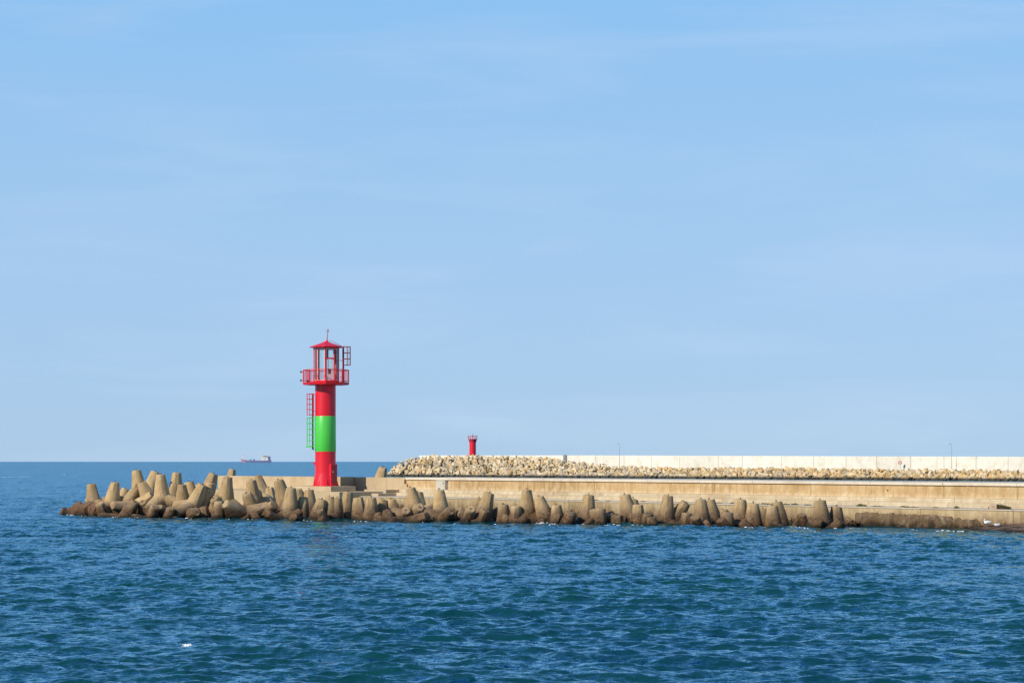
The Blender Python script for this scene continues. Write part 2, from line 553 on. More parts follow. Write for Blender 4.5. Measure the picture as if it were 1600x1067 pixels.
# raised head platform, plinth under the lighthouse, small landing steps
PL_X, PL_P = pier_a(508.5, .15), .15
mb = MB(); mb.box((A_END + .3, -2.5, -2), (A_HEAD, 2.58, 1.78)); mb.build('head_platform', M_HEADWALL, pier, bevel=.04)
A_PLR = pier_a(517, -1.45)
A_PLL = pier_a(456, -1.45)
mb = MB(); mb.box((A_PLL, -1.45, 1.70), (A_PLR, 1.45, 2.27)); mb.build('plinth', M_STONE, pier, bevel=.035)
mb = MB(); mb.box((A_PLR - 2, 1.46, 1.7), (A_CORNER + .5, 2.59, 2.10)); mb.build('landing_step', M_STONE, pier, bevel=.03)
mb = MB(); mb.box((A_HEAD - 3, 2.62, 1.32), (A_HEAD + .4, 4.18, 1.95)); mb.build('landing_step', M_STONE, pier, bevel=.03)
mb = MB(); mb.box((A_HEAD + .41, .9, 1.32), (A_HEAD + 1.5, 4.18, 1.62)); mb.build('landing_step', M_STONE, pier, bevel=.03)
for xx, zz, s in ((633.5, 2.72, .16), (636.5, 2.35, .09), (1387, 2.5, .05)):
    aa = pier_a(xx, 4.2)
    mb = MB(); mb.box((aa - s, 4.17, zz - s * 1.3), (aa + s, 4.26, zz + s * 1.3)); mb.build('drain_hole', M_RUST, pier)

# eroded footing below the quay face and the ramp at the right
def footing(a0, a1, name, zt, out):
    n = int((a1 - a0) / .11)
    mb = MB()
    prof = 9
    for i in range(n + 1):
        aa = a0 + (a1 - a0) * i / n
        e = min(1, (i + .5) / 2.5, (n - i + .5) / 2.5)
        top = zt * (1 + .10 * fbm((aa, 3, 0), .55) + .16 * fbm((aa, 7, 0), 3.4)) * (.55 + .45 * e)
        o = out * (.8 + .3 * fbm((aa, 9, 0), .8)) * e + .05
        for j in range(prof):
            s = j / (prof - 1)
            if s < .75:
                z = -.8 + (top + .8) * s / .75; p = -o * (1 - .25 * s / .75)
            else:
                z = top + .03; p = -o * .75 + (o * .75 + .06) * (s - .75) / .25
            d = .10 * fbm((aa, p, z * 1.4), 1.7) + .06 * fbm((aa, p, z), 5.0)
            mb.v.append((aa, p + d, z + .05 * fbm((aa, 5, z), 2.2)))
    for i in range(n):
        for j in range(prof - 1):
            q = i * prof + j
            mb.f.append((q, q + prof, q + prof + 1, q + 1))
    return mb.build(name, M_FOOT, pier, smooth=False)
footing(pier_a(1338, 0), pier_a(1402, 0), 'footing', .92, .42)
footing(pier_a(1396, 0), pier_a(1492, 0), 'footing', .84, .34)
footing(pier_a(1150, 0), pier_a(1262, 0), 'footing', .30, .6)
footing(pier_a(1480, 0), pier_a(1532, 0), 'footing', .66, .16)
a0, a1 = pier_a(1462, -.5), 92.0
mb = MB()
n, q = 220, 12
for i in range(n + 1):
    aa = a0 + (a1 - a0) * i / n
    t = min(1, (aa - a0) / (pier_a(1600, 0) - a0))
    wdt = .4 + 3.4 * min(1.0, t * 1.1)
    for j in range(q + 1):
        s = j / q
        p = .08 - wdt * 1.35 * s
        z = .62 * t * (1 - s * 1.22) - .05 + .05 * fbm((aa, p, 0), 1.2) + .03 * fbm((aa, p, 5), 3.5)
        mb.v.append((aa, p, z))
for i in range(n):
    for j in range(q):
        v0 = i * (q + 1) + j
        mb.f.append((v0, v0 + 1, v0 + q + 2, v0 + q + 1))
mb.build('ramp', M_RAMP, pier)

# ------------------------------------------------------------------ rocks (shared shapes)
def rock_mesh(seed, m, name='rock', npt=13):
    g = random.Random(seed)
    bm = bmesh.new()
    for i in range(npt):
        v = Vector((g.gauss(0, 1), g.gauss(0, 1), g.gauss(0, 1))).normalized()
        v = Vector((max(-.68, min(.68, v.x)) * 1.25, max(-.68, min(.68, v.y)) * 1.1, max(-.62, min(.62, v.z))))
        bm.verts.new(v)
    r = bmesh.ops.convex_hull(bm, input=bm.verts)
    bmesh.ops.delete(bm, geom=[v for v in bm.verts if not v.link_faces], context='VERTS')
    bmesh.ops.recalc_face_normals(bm, faces=bm.faces)
    me = bpy.data.meshes.new(name)
    bm.to_mesh(me); bm.free()
    me.materials.append(m)
    return me

def rock_mat():
    m, nt, b = mat('armour stone', .9, (.6, .5, .35), .2)
    k = NB(nt)
    g = k.add('ShaderNodeNewGeometry')
    rnd = k.math('FRACT', k.math('ADD', k.math('MULTIPLY', g.outputs['Random Per Island'], 7.31), k.math('MULTIPLY', k.rand(), 3.7)))
    pos = g.outputs['Position']
    col = k.mix(rnd, (.66, .51, .30), (.76, .64, .44))
    r2 = k.math('FRACT', k.math('MULTIPLY', rnd, 13.7))
    col = k.mix(k.rng(r2, .70, .78, 0, .8), col, (.56, .36, .15))
    r3 = k.math('FRACT', k.math('MULTIPLY', rnd, 29.3))
    col = k.mix(k.rng(r3, .78, .84, 0, .7), col, (.42, .36, .28))
    n = k.noise(pos, .9, 5)
    col = k.mix(k.rng(n, .4, .7, 0, .35), col, (.42, .33, .22))
    # more ochre lichen further right along the mound
    x = k.sepz(pos)[0]
    och = k.math('MULTIPLY', k.rng(x, 25, 75, 0, .55), k.rng(k.noise(pos, .35, 4), .42, .56))
    col = k.mix(och, col, (.60, .38, .12))
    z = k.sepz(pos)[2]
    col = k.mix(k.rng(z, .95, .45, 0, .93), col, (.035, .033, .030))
    k.link(col, b.inputs['Base Color'])
    k.link(k.bump(k.noise(pos, 3, 4), .4, .1), b.inputs['Normal'])
    return m
M_ROCK = rock_mat()

# ------------------------------------------------------------------ far breakwater
U2 = Vector((.7071, -.7071)); W2 = Vector((.7071, .7071)); FY0 = 604.0
def far_a(x, p):
    k = (x - 800) / FPX
    return (k * (FY0 + W2.y * p) - W2.x * p) / (U2.x - U2.y * k)
def far_pt(a, p, z): return Vector((U2.x * a + W2.x * p, FY0 + U2.y * a + W2.y * p, z))
far = empty('breakwater', (0, FY0, 0), -PI / 4)
tag(far, 'far breakwater of pale armour stones under a long white concrete wall, behind the pier', 'breakwater')
WALL_P = 12.0
def z_at(x, y, p):
    d = far_pt(far_a(x, p), p, 0).y
    return EYE - (y - HZ) * d / FPX
x_list = [655, 700, 745, 790, 835, 884, 930, 975, 1018, 1062, 1123, 1160, 1221, 1271, 1322, 1370, 1423, 1475, 1525, 1575, 1620, 1680, 1740]
top_y = lambda x: interp(x, [(655, 711.3), (900, 711.2), (1600, 713.4), (1740, 714)])
for x0, x1 in zip(x_list[:-1], x_list[1:]):
    a0, a1 = far_a(x0, WALL_P), far_a(x1, WALL_P)
    z0, z1 = z_at(x0, top_y(x0), WALL_P), z_at(x1, top_y(x1), WALL_P)
    o = random.uniform(-.02, .02)
    mb = MB()
    mb.poly([(a0 + .035, WALL_P + o, 0), (a1 - .035, WALL_P + o, 0), (a1 - .035, WALL_P + 1.5, 0), (a0 + .035, WALL_P + 1.5, 0),
             (a0 + .035, WALL_P + o, z0), (a1 - .035, WALL_P + o, z1), (a1 - .035, WALL_P + 1.5, z1), (a0 + .035, WALL_P + 1.5, z0)],
            [(0, 3, 2, 1), (4, 5, 6, 7), (0, 1, 5, 4), (1, 2, 6, 5), (2, 3, 7, 6), (3, 0, 4, 7)])
    mb.build('wall_panel', M_WHITEWALL, far, bevel=.04)
ap = far_a(882.5, WALL_P - .35)
mb = MB(); mb.box((ap - .55, WALL_P - .5, 0), (ap + .55, WALL_P - .03, z_at(882, 711, WALL_P) + .1)); mb.build('wall_pillar', M_STEEL, far, bevel=.05)
mb = MB()
mb.prism([(1, -3), (WALL_P + 8, -3), (WALL_P + 8, 1.4), (WALL_P + .5, 1.4), (6, 1.4)], far_a(640, 8), far_a(1740, 8))
mb.build('mound_core', M_CORE, far)

crest_y = [(606, 741), (612, 730), (622, 722.5), (640, 716), (665, 712.6), (700, 712.5), (840, 713.5), (862, 716), (882, 720), (920, 724), (955, 728), (1000, 730.2), (1300, 732.3), (1600, 735), (1740, 736)]
def crest(x): return interp(x, [(606, 1.0), (640, 7), (700, 10), (850, 10), (960, 8.0), (1000, 8.0), (1800, 8.0)])
mb = MB()
xs = list(range(608, 1741, 12))
for x in xs:
    cp = crest(x)
    zc = max(.6, z_at(x, interp(x, crest_y), cp) - 1.15)
    for (p_, z_) in ((-1.5, -1.0), (cp * .5 + .5, zc * .55 - .35), (cp + .6, zc), (cp + 3.0, zc - .3), (cp + 6, -1)):
        mb.v.append((far_a(x, p_), p_, z_))
for i in range(len(xs) - 1):
    for j in range(4):
        q = i * 5 + j
        mb.f.append((q, q + 5, q + 6, q + 1))
mb.build('rubble_core', M_CORE, far)  # core coloured dark, putting shade into the gaps between rocks
rock_meshes = [rock_mesh(100 + i, M_ROCK) for i in range(14)]
rocks = []
gr = random.Random(3)
x = 606.0
while x < 1690:
    cy = interp(x, crest_y)
    crest_p = interp(x, [(606, 1.0), (640, 7), (700, 10), (850, 10), (960, 8.0), (1000, 8.0), (1700, 8.0)])
    zc = max(.9, z_at(x, cy, crest_p) - .45)
    nrow = max(3, int(round(math.hypot(zc, crest_p) / .88)))
    for j in range(-2, nrow + 1):
        s = max(0, j) / nrow
        p = crest_p * s + gr.uniform(-.25, .25) + min(0, j) * 1.5
        z = .15 + min(0, j) * .12 + (zc - .15) * (s ** .88) + gr.uniform(-.16, .16)
        xj = x + gr.uniform(-2.6, 2.6)
        sz = gr.choice((.46, .56, .66, .76, .9, 1.12)) * interp(xj, [(600, 1.0), (1100, 1.0), (1700, .92)])
        rocks.append((far_a(xj, p), p, z, sz, gr.randrange(14), (gr.uniform(0, 6.3), gr.uniform(0, 6.3), gr.uniform(0, 6.3))))
    x += 5.5 * interp(x, [(600, 1.0), (1000, 1.0), (1700, 1.3)])
# the biggest in view are single stones, the rest one mass
rocks.sort(key=lambda r: -r[3] / far_pt(r[0], r[1], 0).y)
from mathutils import Euler
for (aa, p, z, sz, k, e) in rocks[:300]:
    o = bpy.data.objects.new('rock', rock_meshes[k])
    o.location = (aa, p, z); o.rotation_euler = e; o.scale = (sz * 1.15, sz, sz * .95)
    o.parent = far
    COL.objects.link(o)
mb = MB()
for (aa, p, z, sz, k, e) in rocks[300:]:
    Mx = Matrix.LocRotScale(Vector((aa, p, z)), Euler(e), Vector((sz * 1.15, sz, sz * .95)))
    me = rock_meshes[k]
    mb.poly([Mx @ v.co for v in me.vertices], [tuple(f.vertices) for f in me.polygons])
o = mb.build('smaller_rock', M_ROCK, far)
o['kind'] = 'stuff'

# red beacon behind the wall
bp_ = WALL_P + 6
ba = far_a(738.5, bp_)
bw = far_pt(ba, bp_, 1.4)
mpp = bw.y / FPX
zb = lambda y: EYE - (y - HZ) * mpp - 1.4
bc = empty('beacon', bw)
tag(bc, 'small red cylindrical beacon tower rising behind the rock mound of the far breakwater', 'beacon')
mb = MB(); mb.lathe([(1.03, 0), (1.03, zb(691.5))], 28); mb.build('beacon_shaft', M_RED, bc, smooth=True)
mb = MB(); mb.lathe([(1.035, zb(691.5) + .004), (1.10, zb(690.5)), (1.30, zb(686.8)), (1.42, zb(686.2)), (1.42, zb(685.5)), (.2, zb(685.4))], 28); mb.build('beacon_head', paint_mat('rose red paint', (.62, .03, .07)), bc, smooth=True)
mb = MB()
for i in range(12):
    an = 2 * PI * i / 12
    mb.tube((1.36 * math.cos(an), 1.36 * math.sin(an), zb(685.5)), (1.50 * math.cos(an), 1.50 * math.sin(an), zb(680.5)), .05)
for zz, r in ((zb(680.6), 1.5), (zb(683), 1.43)):
    for i in range(24):
        b0, b1 = 2 * PI * i / 24, 2 * PI * (i + 1) / 24
        mb.tube((r * math.cos(b0), r * math.sin(b0), zz), (r * math.cos(b1), r * math.sin(b1), zz), .045)
mb.build('beacon_railing', M_RED, bc)
mb = MB(); mb.tube((0, 0, zb(685.5)), (0, 0, zb(677)), .07, .05); mb.lathe([(.02, 0), (.22, .05), (.22, .5), (.02, .6)], 12, (0, 0, zb(682.5))); mb.build('beacon_light', M_STEEL, bc)

# lamp posts and the round sign in front of the white wall
def lamp_post(x, label):
    p = 10.2
    g = far_pt(far_a(x, p), p, 1.9)
    mp_ = g.y / FPX
    hz = lambda y: EYE - (y - HZ) * mp_ - 1.9
    r = empty('lamp_post', g)
    tag(r, label, 'lamp post', 'lamp posts along the white breakwater wall')
    mb = MB(); mb.tube((0, 0, -1), (0, 0, hz(694.5)), .085, .032, 10); mb.build('pole', M_STEEL, r)
    mb = MB(); mb.path([(0, 0, hz(695)), (-.3, 0, hz(693.2)), (-.8, 0, hz(692.8))], .04); mb.build('arm', M_STEEL, r)
    mb = MB(); mb.box((-1.5, -.14, hz(693.2)), (-.75, .14, hz(692.4))); mb.build('lamp_head', M_WHITE, r, bevel=.04)
lamp_post(968, 'thin grey lamp post nearer the red beacon, before the white wall')
lamp_post(1487, 'thin grey lamp post to the right of the round red sign')
p = 10.4
g = far_pt(far_a(1406.5, p), p, 2.0)
mp_ = g.y / FPX
sg = empty('round_sign', g)
tag(sg, 'small round pinkish red sign on a thin pole before the white wall', 'sign')
hz = lambda y: EYE - (y - HZ) * mp_ - 2.0
mb = MB(); mb.tube((0, 0, -1), (0, 0, hz(721)), .05); mb.build('sign_pole', M_STEEL, sg)
m_sign, _, _ = mat('faded red sign', .6, (.66, .32, .28))
mb = MB(); mb.tube((0, -.06, hz(722.5)), (0, -.10, hz(722.5)), .50, .50, 20); sp = mb.build('sign_disc', m_sign, sg)
mb = MB(); mb.tube((0, -.104, hz(722.5)), (0, -.115, hz(722.5)), .30, .30, 20); mb.build('sign_face', paint_mat('pale sign face', (.75, .62, .56), .6), sp)

# ------------------------------------------------------------------ lighthouse
LB = pier_pt(PL_X, PL_P, 2.27)
lh = empty('lighthouse', LB)
tag(lh, 'tall lighthouse tower with red, green and red bands and a glazed red lantern room', 'lighthouse')
S = LB.y / FPX                      # metres per photograph pixel at the tower
zy = lambda y: (759 - y) * S + (EYE - (759 - HZ) * S - 2.27)
xo = lambda x: (x - 508.5) * S
TR = .985
mb = MB(); mb.lathe([(1.17, 0), (1.15, .12), (1.07, .75), (1.0, 1.15), (TR, 1.3), (TR, zy(705) - .02)], 56); tb = mb.build('tower_base', M_RED, lh, smooth=True)
mb = MB(); mb.lathe([(TR + .003, zy(705) - .02), (TR + .012, zy(705)), (TR + .012, zy(650.5)), (TR + .003, zy(650.5) + .02)], 56); tag(mb.build('tower_band', M_GREEN, lh, smooth=True), 'bright green middle band of the tower')
mb = MB(); mb.lathe([(TR, zy(650.5) + .02), (TR, zy(601))], 56); tag(mb.build('tower_band', M_RED, lh, smooth=True), 'upper red band of the tower')
mb = MB(); mb.lathe([(1.32, 0), (1.32, .05), (1.18, .06)], 40); mb.build('base_flange', M_RED, lh, smooth=True)
for ang in (-150, -118, -78, -58, -20, 15, 60, 120, 160):
    c, s_ = math.cos(R(ang)), math.sin(R(ang))
    t = Vector((-s_, c, 0)) * .022
    pts = [Vector((.95 * c, .95 * s_, .05)), Vector((1.27 * c, 1.27 * s_, .05)), Vector((1.24 * c, 1.24 * s_, .2)), Vector((.98 * c, .98 * s_, 1.05))]
    mb = MB(); mb.poly([q - t for q in pts] + [q + t for q in pts], [(0, 1, 2, 3), (7, 6, 5, 4), (0, 4, 5, 1), (1, 5, 6, 2), (2, 6, 7, 3), (3, 7, 4, 0)])
    mb.build('gusset', M_RED, lh)
# door housing on the right side of the foot
da = R(-40)
dz1 = zy(725)
def rad(ang, r, z): return (r * math.cos(ang), r * math.sin(ang), z)
mb = MB()
vs = []
for zz in (.06, dz1):
    for (t_, r_) in ((-.42, .9), (.42, .9), (.42, 1.17), (-.42, 1.17)):
        c, s_ = math.cos(da), math.sin(da)
        vs.append((c * r_ - s_ * t_, s_ * r_ + c * t_, zz))
mb.poly(vs, [(0, 3, 2, 1), (4, 5, 6, 7), (0, 1, 5, 4), (1, 2, 6, 5), (2, 3, 7, 6), (3, 0, 4, 7)])
mb.build('door_frame', M_RED, lh, bevel=.02)
mb = MB()
vs = []
for zz in (.25, dz1 - .12):
    for (t_, r_) in ((-.33, 1.16), (.33, 1.16), (.33, 1.195), (-.33, 1.195)):
        c, s_ = math.cos(da), math.sin(da)
        vs.append((c * r_ - s_ * t_, s_ * r_ + c * t_, zz))
mb.poly(vs, [(0, 3, 2, 1), (4, 5, 6, 7), (0, 1, 5, 4), (1, 2, 6, 5), (2, 3, 7, 6), (3, 0, 4, 7)])
dr = mb.build('door', M_DKRED, lh, bevel=.008)
mb = MB(); c, s_ = math.cos(da), math.sin(da); mb.tube((c * 1.2 + s_ * .2, s_ * 1.2 - c * .2, 1.35), (c * 1.26 + s_ * .2, s_ * 1.26 - c * .2, 1.35), .06); mb.build('door_handle', M_GREY, dr)
mb = MB(); mb.box((xo(490.2) - .04, -.25, zy(725.5)), (xo(493), -.05, zy(722.5))); mb.build('junction_box', M_RED, lh, bevel=.02)

# gallery
def octo(r, z, off=5.0, n=8):
    return [Vector((r * math.sin(R(off + 360 / n * i)), -r * math.cos(R(off + 360 / n * i)), z)) for i in range(n)]
GX = xo(509.3)
GR = 2.22
gz0, gz1 = zy(601.3), zy(597.6)
mb = MB()
lo, hi = octo(GR - .05, gz0), octo(GR, gz1)
mb.poly(lo + hi, [tuple(range(8)), tuple(reversed(range(8, 16)))] + [(i, 8 + i, 8 + (i + 1) % 8, (i + 1) % 8) for i in range(8)])
for v in range(len(mb.v)): mb.v[v] = (mb.v[v][0] + GX, mb.v[v][1], mb.v[v][2])
gf = mb.build('gallery_floor', M_RED, lh)
bm = bmesh.new(); bm.from_mesh(gf.data); bmesh.ops.recalc_face_normals(bm, faces=bm.faces); bm.to_mesh(gf.data); bm.free()
gr_top = zy(578.3)
ring = [v + Vector((GX, 0, 0)) for v in octo(GR - .06, 0)]
bal = MB()
for i in range(8):
    p0, p1 = ring[i], ring[(i + 1) % 8]
    mb = MB(); mb.tube(p0 + Vector((0, 0, gr_top)), p1 + Vector((0, 0, gr_top)), .04); mb.build('hand_rail', M_RED, lh)
    mb = MB(); mb.tube(p0 + Vector((0, 0, gz1 + .12)), p1 + Vector((0, 0, gz1 + .12)), .03); mb.build('bottom_rail', M_RED, lh)
    mb = MB(); mb.tube(p0 + Vector((0, 0, gz1)), p0 + Vector((0, 0, gr_top + .03)), .045); mb.build('rail_post', M_RED, lh)
    for j in range(1, 11):
        q = p0.lerp(p1, j / 11)
        bal.tube(q + Vector((0, 0, gz1 + .12)), q + Vector((0, 0, gr_top)), .012, n=5)
o = bal.build('baluster', M_RED, lh); o['kind'] = 'stuff'

# lantern room
LX = xo(509.8)
LR = 1.17
lz0, lz1 = gz1 + .004, zy(543)
post = [Vector((LX + v.x, v.y, 0)) for v in octo(LR, 0, 0)]
mb = MB(); mb.lathe([(LR + .05, lz0), (LR + .05, lz0 + .14), (LR - .1, lz0 + .15)], 8, (LX, 0, 0), a0=R(-90)); mb.build('lantern_sill', M_RED, lh)
mb = MB(); mb.lathe([(LR - .1, lz1 - .12), (LR + .05, lz1 - .11), (LR + .05, lz1 + .10)], 8, (LX, 0, 0), a0=R(-90)); mb.build('lantern_head', M_RED, lh)
for i in range(8):
    p0, p1 = post[i], post[(i + 1) % 8]
    mb = MB(); mb.tube(p0 + Vector((0, 0, lz0 + .1)), p0 + Vector((0, 0, lz1)), .066, n=8); mb.build('lantern_post', M_RED, lh, smooth=True)
    u = (p1 - p0).normalized(); nrm = Vector((u.y, -u.x, 0))
    z0, z1 = lz0 + .15, lz1 - .12
    wdt = (p1 - p0).length
    mid = (p0 + p1) / 2
    def bar(t0, t1, za, zb_, m, nm, par, d=.03, back=0.0):
        mb = MB()
        vs = []
        for zz in (za, zb_):
            for (t_, q) in ((t0, -d), (t1, -d), (t1, d), (t0, d)):
                vs.append(mid + u * t_ + nrm * (q - back) + Vector((0, 0, zz)))
        mb.poly(vs, [(0, 3, 2, 1), (4, 5, 6, 7), (0, 1, 5, 4), (1, 2, 6, 5), (2, 3, 7, 6), (3, 0, 4, 7)])
        return mb.build(nm, m, par)
    h = wdt / 2 - .062
    door = (i == 0)
    mb = MB(); mb.poly([mid - u * h + Vector((0, 0, z0)), mid + u * h + Vector((0, 0, z0)), mid + u * h + Vector((0, 0, z1)), mid - u * h + Vector((0, 0, z1))], [(0, 1, 2, 3)])
    pane = mb.build('lantern_pane', M_GLASS, lh)
    for (t0, t1, za, zb_) in ((-h, -h + .055, z0, z1), (h - .055, h, z0, z1), (-h + .057, h - .057, z0, z0 + .08), (-h + .057, h - .057, z1 - .06, z1)):
        bar(t0, t1, za, zb_, M_WHITE, 'pane_frame', pane, .014)
    if door:
        zm = zy(560.5)
        bar(-h, h, zm - .07, zm + .07, M_RED, 'transom', pane, .045)
        bar(-h + .10, -h + .22, z0 + .09, zm - .08, M_WHITE, 'door_stile', pane, .02)
        bar(h - .22, h - .10, z0 + .09, zm - .08, M_WHITE, 'door_stile', pane, .02)
        bar(-h + .225, h - .225, z0 + .09, z0 + .62, M_WHITE, 'door_panel', pane, .015)
# optic inside
mb = MB(); mb.lathe([(.22, lz0), (.22, lz0 + .55), (.12, lz0 + .6), (.12, lz0 + .8)], 20, (LX + .25, .1, 0)); lp = mb.build('lamp_pedestal', M_GREY, lh, smooth=True)
mb = MB(); mb.lathe([(.17, 0), (.2, .06), (.2, .42), (.15, .5), (.03, .54)], 20, (LX + .25, .1, lz0 + .8)); mb.build('lamp_housing', M_DARK, lp, smooth=True)
# roof
ez = zy(541.8)
mb = MB()
prof = [(1.05, ez - .10), (1.60, ez - .08), (1.61, ez + .0), (1.10, ez + .17), (.6, ez + .33), (.28, ez + .45), (.17, ez + .52), (.14, ez + .64), (.05, ez + .68)]
mb.lathe(prof, 8, (LX, 0, 0), a0=R(-90))
mb.build('roof', M_RED, lh)
mx_ = xo(513.2) * .35 + LX * .65
mb = MB(); mb.tube((mx_, 0, ez + .6), (mx_ + .1, 0, zy(513.5)), .04, .022); fm = mb.build('mast', M_DKRED, lh)
mb = MB(); mb.tube((mx_ - .12, 0, zy(518)), (mx_ + .2, 0, zy(518)), .02); mb.lathe([(.02, 0), (.06, .04), (.06, .12), (.02, .16)], 8, (mx_ + .09, 0, zy(517.5))); mb.build('crossarm', M_DKRED, fm)

def ladder(base, ang, z0, z1, c0, c1, m, label, gap=.42, cage=.62):
    """two rails, rungs and a hooped safety cage; ang = outward direction"""
    o_ = Vector((math.cos(ang), math.sin(ang), 0)); t = Vector((-o_.y, o_.x, 0))
    mb = MB()
    for s in (-1, 1):
        mb.tube(base + t * s * gap / 2 + Vector((0, 0, z0)), base + t * s * gap / 2 + Vector((0, 0, z1)), .05, n=6)
    z = z0 + .2
    while z < z1:
        mb.tube(base - t * gap / 2 + Vector((0, 0, z)), base + t * gap / 2 + Vector((0, 0, z)), .018, n=5); z += .3
    lad = mb.build('ladder', m, lh)
    tag(lad, label)
    mb = MB()
    nh = max(2, int(round((c1 - c0) / .56)))
    for i in range(nh + 1):
        z = c0 + (c1 - c0) * i / nh
        pts = [base + o_ * (cage * .5 - math.cos(PI * (q / 10)) * cage * .5) * (1 if q not in (0, 10) else 1) + t * (gap * .5 + .14 * math.sin(PI * q / 10)) * math.cos(PI * q / 10 * 1.0) * 1.0 for q in range(11)]
        # horseshoe hoop
        pts = [base + t * (gap / 2) * math.cos(PI * q / 10) * (1.25 if 0 < q < 10 else 1) + o_ * cage * math.sin(PI * q / 10) + Vector((0, 0, z)) for q in range(11)]
        mb.path(pts, .034, 5)
    for q in (2, 4, 5, 6, 8):
        pv = base + t * (gap / 2) * math.cos(PI * q / 10) * 1.25 + o_ * cage * math.sin(PI * q / 10)
        mb.tube(pv + Vector((0, 0, c0)), pv + Vector((0, 0, c1)), .028, n=5)
    mb.build('safety_cage', m, lad)
    mb = MB()
    z = z0 + .5
    while z < z1:
        for s in (-1, 1):
            mb.tube(base + t * s * gap / 2 + Vector((0, 0, z)), base + t * s * gap / 2 - o_ * .3 + Vector((0, 0, z)), .02, n=5)
        z += 1.6
    mb.build('stand_off', m, lad)
la = R(187)
lbase = Vector((math.cos(la), math.sin(la), 0)) * 1.14
mb = MB(); mb.tube((-1.22, -.12, zy(702)), (-1.22, -.12, zy(616)), .055); mb.build('ladder_gap_shade', M_DARK, lh)  # dark tube added to stand in for the ladder's shadowed gaps
ladder(lbase, la, zy(650.5), zy(615), zy(648), zy(615.5), M_RED, 'red upper length of the caged ladder on the tower')
ladder(lbase, la, zy(703), zy(651), zy(697), zy(652.5), M_GREEN, 'green lower length of the caged ladder on the tower')
mb = MB(); mb.box((xo(479), -.75, zy(698.6)), (xo(488), .15, zy(697.4))); mb.build('ladder_landing', M_GREEN, lh)
ladder(Vector((xo(536.5), -.15, 0)), R(-8), gz1, zy(541.5), zy(570.5), zy(542), M_DKRED, 'dark red roof ladder with a short cage beside the lantern', gap=.40, cage=.70)
mb = MB(); mb.path([(xo(535.8), -.15, zy(542)), (xo(523), -.1, zy(535)), (xo(514), 0, zy(532))], .022, 6); mb.build('roof_rail', M_DKRED, lh)
for yy in (581, 594.3):
    mb = MB(); mb.tube((GX - GR + .06, .1, zy(yy)), (xo(470), .1, zy(yy)), .03); mb.lathe([(.03, -.10), (.07, -.05), (.07, .08), (.03, .1)], 10, (xo(470), .1, zy(yy))); mb.build('floodlight', M_DARK, lh)
mb = MB(); mb.box((xo(481.5), -1.5, gz1 + .003), (xo(486), -1.1, gz1 + .18)); mb.build('equipment_case', M_DARK, lh, bevel=.02)

# ------------------------------------------------------------------ cabinet on the parapet
ca0, ca1 = pier_a(681.5, 3.86), pier_a(695.3, 3.86)
cb = empty('wall_cabinet', pier_pt((ca0 + ca1) / 2, 4.19, 1.95), math.atan2(U.y, U.x))
tag(cb, 'pale grey metal cabinet fixed to the parapet wall under the coping', 'cabinet')
hw = (ca1 - ca0) / 2
mb = MB(); mb.box((-hw, -.33, 0), (hw, -.005, .92)); mb.build('cabinet_body', M_GREY, cb, bevel=.015)
mb = MB(); mb.box((-hw + .05, -.35, .05), (hw - .06, -.332, .87)); cd = mb.build('cabinet_door', M_GREY, cb, bevel=.006)
mb = MB(); mb.box((hw - .26, -.37, .55), (hw - .20, -.351, .78)); mb.build('cabinet_handle', M_DARK, cd)
mb = MB(); mb.box((-hw - .03, -.37, .922), (hw + .03, -.004, .95)); mb.build('cabinet_roof', M_GREY, cb, bevel=.005)
for s in (-hw + .08, hw - .16):
    mb = MB(); mb.box((s, -.28, -.24), (s + .08, -.06, -.003)); mb.build('cabinet_foot', M_DARK, cb)

# ------------------------------------------------------------------ tetrapods
TL = 2.2
def tetra_mesh(seed):
    g = random.Random(seed)
    dirs = [Vector((0, 0, 1))]
    for i in range(3):
        a_ = 2 * PI * i / 3
        dirs.append(Vector((math.cos(a_) * .9428, math.sin(a_) * .9428, -.3333)))
    off = Vector((seed * 13.1, seed * 7.7, 0))
    mb = MB()
    n = 24
    prof = [(t_, .76 + (.375 - .76) * (t_ - .1) / (TL - .14)) for t_ in (.1, .45, .75, 1.0, 1.25, 1.5, 1.75, TL - .18, TL - .04)] + [(TL, .335), (TL + .004, .17)]
    for di, d in enumerate(dirs):
        a_ = d.orthogonal().normalized(); b_ = d.cross(a_)
        chip = g.uniform(0, 6.28)
        vs = []
        for (t_, r_) in prof:
            for q in range(n):
                an = 2 * PI * q / n
                u_ = a_ * math.cos(an) + b_ * math.sin(an)
                p = d * t_ + u_ * r_
                e = .030 * fbm(p + off, 1.3, 3) + .016 * fbm(p + off, 4.5, 3)
                if q % 8 == 0: e += .028
                rim = t_ > TL - .2
                if rim:
                    c = fbm(p + off, 3.2, 2)
                    e -= max(0, c - .25) * .16
                p = p + u_ * e
                if t_ > TL - .1: p = p - d * (max(0, math.cos(an - chip) - .55) * .16 * g.uniform(.6, 1.2) if seed % 3 == 0 and di == 0 else 0)
                vs.append(p)
        fs = []
        for k_ in range(len(prof) - 1):
            for q in range(n):
                q2 = (q + 1) % n
                fs.append((k_ * n + q, k_ * n + q2, (k_ + 1) * n + q2, (k_ + 1) * n + q))
        fs.append(tuple((len(prof) - 1) * n + q for q in range(n)))
        mb.poly(vs, fs)
    me = bpy.data.meshes.new('tetrapod'); me.from_pydata(mb.v, [], mb.f)
    me.polygons.foreach_set('use_smooth', [True] * len(me.polygons))
    me.set_sharp_from_angle(angle=R(34))
    me.materials.append(M_TETRA)
    return me
T_MESH = [tetra_mesh(i) for i in range(1, 9)]
mb = MB(); mb.path([(-.06, 0, TL - .04), (-.06, 0, TL + .07), (-.03, 0, TL + .12), (.03, 0, TL + .12), (.06, 0, TL + .07), (.06, 0, TL - .04)], .024, 6)
